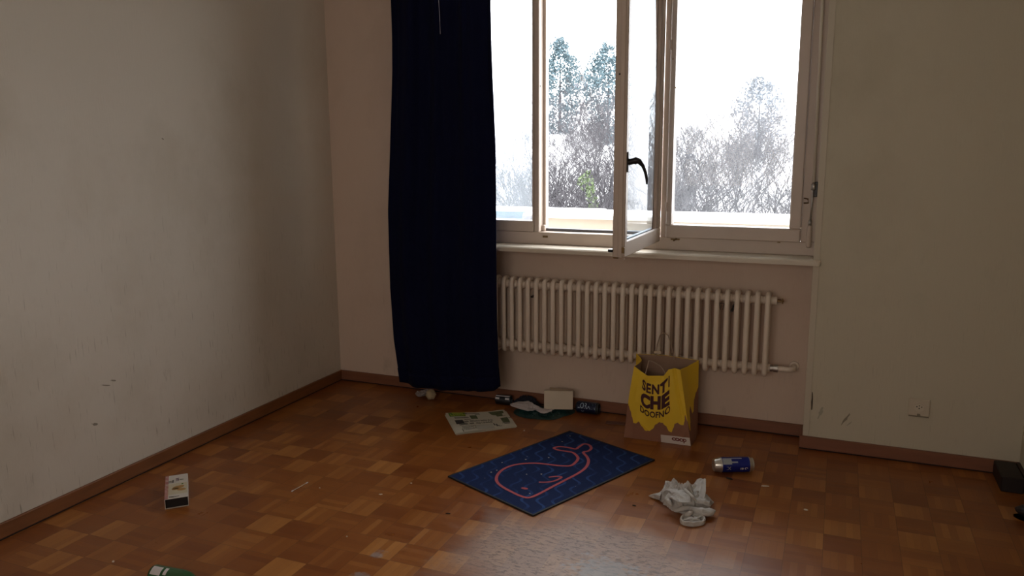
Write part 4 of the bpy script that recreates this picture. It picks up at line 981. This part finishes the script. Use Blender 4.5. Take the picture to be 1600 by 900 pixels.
# lower, shaded end panel beyond the parapet on the left
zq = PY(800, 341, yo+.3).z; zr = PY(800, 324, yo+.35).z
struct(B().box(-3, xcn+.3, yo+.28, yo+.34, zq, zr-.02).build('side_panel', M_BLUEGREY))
struct(B().box(-3, xcn+.35, yo+.2, yo+.45, zr-.02, zr, .004).box(-3, xcn-.003, yi, yo+.28, zq-.05, zq, .003).build('side_coping', M_WHITE_CAP))
c = PY(823, 340, yi-.03); b3 = B().box(c.x-.035, c.x+.035, c.y, c.y+.028, c.z-.016, c.z+.016, .004).build('wall_outlet', mat('grey_plastic', (.16, .16, .18), .6)); tag(b3, 'small grey outlet box on the balcony parapet outside the left pane', 'outlet')

def hill(x, y):
    base = table(y, ((2, -4.2), (8, -3.6), (16, -2.2), (30, 1.0), (45, 4.2), (60, 6.2), (90, 7.5)))
    return base + .5*noise.noise(Vector((x*.1, y*.1, 0))) - .03*max(0, x+6)
struct(B().grid(lambda u, v: (lerp(-70, 50, u), lerp(2, 90, v*v), hill(lerp(-70, 50, u), lerp(2, 90, v*v))), 50, 40).build('hillside', M_SNOW, None, True))

def grow(seed, H, spread=.55, depth=6, r0=.05, up=.12, kids=(2, 3), trunk=.28):
    rn = random.Random(seed); s = B()
    def br(p, d, L, r, k):
        n_ = 3 if k < 3 else 2; P = [p]; q = p.copy(); dd = d.copy()
        for i in range(n_):
            dd = (dd+Vector((rn.uniform(-1, 1), rn.uniform(-1, 1), rn.uniform(-.4, .9)))*.16).normalized(); q = q+dd*L/n_; P.append(q.copy())
        R_ = [r*(1-.35*i/n_) for i in range(n_+1)]
        s.tube(P, R_, 5 if k < 2 else 3, cap=False)
        if k >= depth: return
        for j in range(rn.randint(*kids)+(1 if k in (1, 2) else 0)):
            a = rn.uniform(0, 2*pi); sd = Vector((cos(a), sin(a), rn.uniform(-.1, .5)))
            t = P[-1] if j == 0 else P[rn.randint(1, n_)]
            nd = (dd*(1-spread*.5)+sd*spread+Vector((0, 0, up))).normalized()
            br(t.copy(), nd, L*rn.uniform(.62, .86), max(.0032, r*.62), k+1)
    br(Vector((0, 0, 0)), Vector((0, 0, 1)), H*trunk, r0, 0)
    return s
protos = []
for i in range(4):
    s = grow(20+i, 5.2, .50+.06*i, 8, .055, .10); o = s.build('bare_tree', M_BARK if i % 2 else M_BARK2); protos.append(o)
used = set()
def tree(i, px, top, Y, label, rz=0):
    # px: where it stands as seen from the room, Y: its real distance, top: where its crown ends
    x = PY(px, 300, Y).x; z = hill(x, Y)-.1
    o = protos[i]; hgt = max(v.co.z for v in o.data.vertices)
    if i in used: o = o.copy(); COL.objects.link(o)
    used.add(i); sc = (PY(px, top-16, Y).z-z)/hgt
    o.location = (x, Y, z); o.scale = (sc*1.15, sc*1.15, sc); o.rotation_euler = (0, 0, rz)
    return tag(o, label, 'tree', 'bare trees on the slope outside')
spots = [(0, 878, 165, 7.5, 'near bare tree at the left of the open middle gap'), (1, 938, 150, 9, 'near bare tree right of the ivy in the middle gap'),
         (2, 903, 170, 12, 'second row bare tree standing behind the ivy bush'), (3, 1005, 210, 10, 'bare tree seen through the opened casement pane'),
         (0, 1080, 175, 8, 'near bare tree at the left side of the right pane'), (2, 1140, 200, 9.5, 'near bare tree in the middle of the right pane'),
         (1, 1215, 185, 8.5, 'near bare tree at the right side of the right pane'), (3, 1108, 150, 15, 'second row bare tree left of centre in the right pane'),
         (0, 1180, 150, 17, 'tall bare tree standing behind the right pane trees'), (3, 810, 205, 12, 'bare tree seen through the left pane'),
         (1, 780, 225, 9, 'bare tree at the curtain edge in the left pane'), (2, 866, 135, 20, 'bare tree up the slope at the left of the gap'),
         (1, 925, 125, 24, 'bare tree up the slope under the upper evergreens'), (0, 957, 110, 19, 'bare tree up the slope beside the casement edge'),
         (3, 903, 88, 36, 'bare tree high up between the two evergreens'), (2, 1060, 160, 22, 'bare tree up the slope behind the mullion'),
         (1, 1150, 160, 26, 'bare tree up the slope behind the right pane'), (2, 1232, 170, 20, 'bare tree up the slope at the right jamb'),
         (0, 830, 200, 28, 'bare tree far up the slope left of the mullion'), (2, 1020, 180, 34, 'far bare tree behind the casement glass'),
         (2, 1068, 215, 6.8, 'bare tree with thick forks at the left edge of the right pane'), (3, 958, 180, 7.2, 'near bare tree hard against the casement edge'),
         (1, 860, 200, 6.2, 'near bare tree hard against the left mullion'),
         (1, 1165, 150, 13, 'dense bare tree right of centre in the right pane'), (2, 935, 160, 15, 'dense bare tree in the middle depth of the gap'),
         (3, 915, 230, 6.5, 'low bare thicket just beyond the parapet in the gap'),]
for k, (i, px, top, Y, lab) in enumerate(spots): tree(i, px, top, Y, lab, k*1.3)

def leafy(name, px, py_top, Y, h, rad_, mt, label, cat, n=5000, cone=False, leaf=.06, zbase=None):
    rn = random.Random(int(px)); x = PY(px, 300, Y).x; zt2 = PY(px, py_top, Y).z; zb2 = zt2-h
    e = empty(name, (x, Y, zb2), label, cat)
    B().tube([(0, 0, min(0, hill(x, Y)-zb2)), (0.02, 0, h*.5), (0, 0, h*.9)], [.05*h/3, .035*h/3, .012], 7).build('trunk', M_BARK, e)
    s = B()
    for i in range(n):
        t = rn.random()**.8
        rr = rad_*((1-t)*.95+.08 if cone else sqrt(max(0, 1-(2*t-1)**2))*.95+.05)*rn.uniform(.35, 1)*(1+.35*noise.noise(Vector((t*5, i % 7, px))))
        a = rn.uniform(0, 2*pi); c = Vector((rr*cos(a), rr*sin(a), h*(.08+.92*t)+rn.uniform(-.05, .05)*h))
        if noise.noise(c*2.2+Vector((px, 0, 0))) < -.12: continue
        u = Vector((rn.uniform(-1, 1), rn.uniform(-1, 1), rn.uniform(-1, 1))).normalized()*leaf; v = u.orthogonal().normalized()*leaf*.6
        s.add([c-u, c+v, c+u, c-v], [(0, 1, 2, 3)])
    s.build('foliage', mt, e); return e
leafy('evergreen_tree', 874, 66, 34, 5.2, 1.15, M_NEEDLE, 'blue green evergreen rising at the top left of the open gap', 'tree', 6500, leaf=.07)
leafy('evergreen_tree', 948, 72, 32, 4.6, 1.25, M_NEEDLE, 'dark evergreen high up beside the casement edge', 'tree', 6500, leaf=.07)
leafy('evergreen_tree', 1180, 126, 30, 3.6, 1.15, mat('grey_green_needles', (.09, .10, .115), .9), 'grey evergreen topping the trees in the right pane', 'tree', 3600, leaf=.07)
leafy('ivy_bush', 912, 268, 6.8, 1.5, .22, M_IVY, 'yellow green ivy covered stem low in the open gap', 'bush', 1500, leaf=.024)
def house(px, pyb, Y, w, h, rt, label):
    p = PY(px, pyb, Y); e = empty('house', (p.x, Y, p.z), label, 'house')
    B().box(-w/2, w/2, 0, w*.8, -2, h).build('walls', M_HOUSE, e)
    B().add([(-w/2-.2, -.2, h), (w/2+.2, -.2, h), (w/2+.2, w*.8+.2, h), (-w/2-.2, w*.8+.2, h), (-w/2-.2, w*.4, h+rt), (w/2+.2, w*.4, h+rt)], [(0, 1, 5, 4), (2, 3, 4, 5), (1, 2, 5), (3, 0, 4), (0, 3, 2, 1)]).build('roof', M_ROOF, e)
    for k in (-.22, .2): B().box(k*w-.12, k*w+.12, -.03, .02, h*.35, h*.35+.4).build('window', M_HWIN, e)
house(908, 150, 46, 1.5, 1.1, .4, 'upper white house among the trees in the open gap')
house(914, 193, 40, 1.6, .8, .4, 'lower white house among the trees in the open gap')
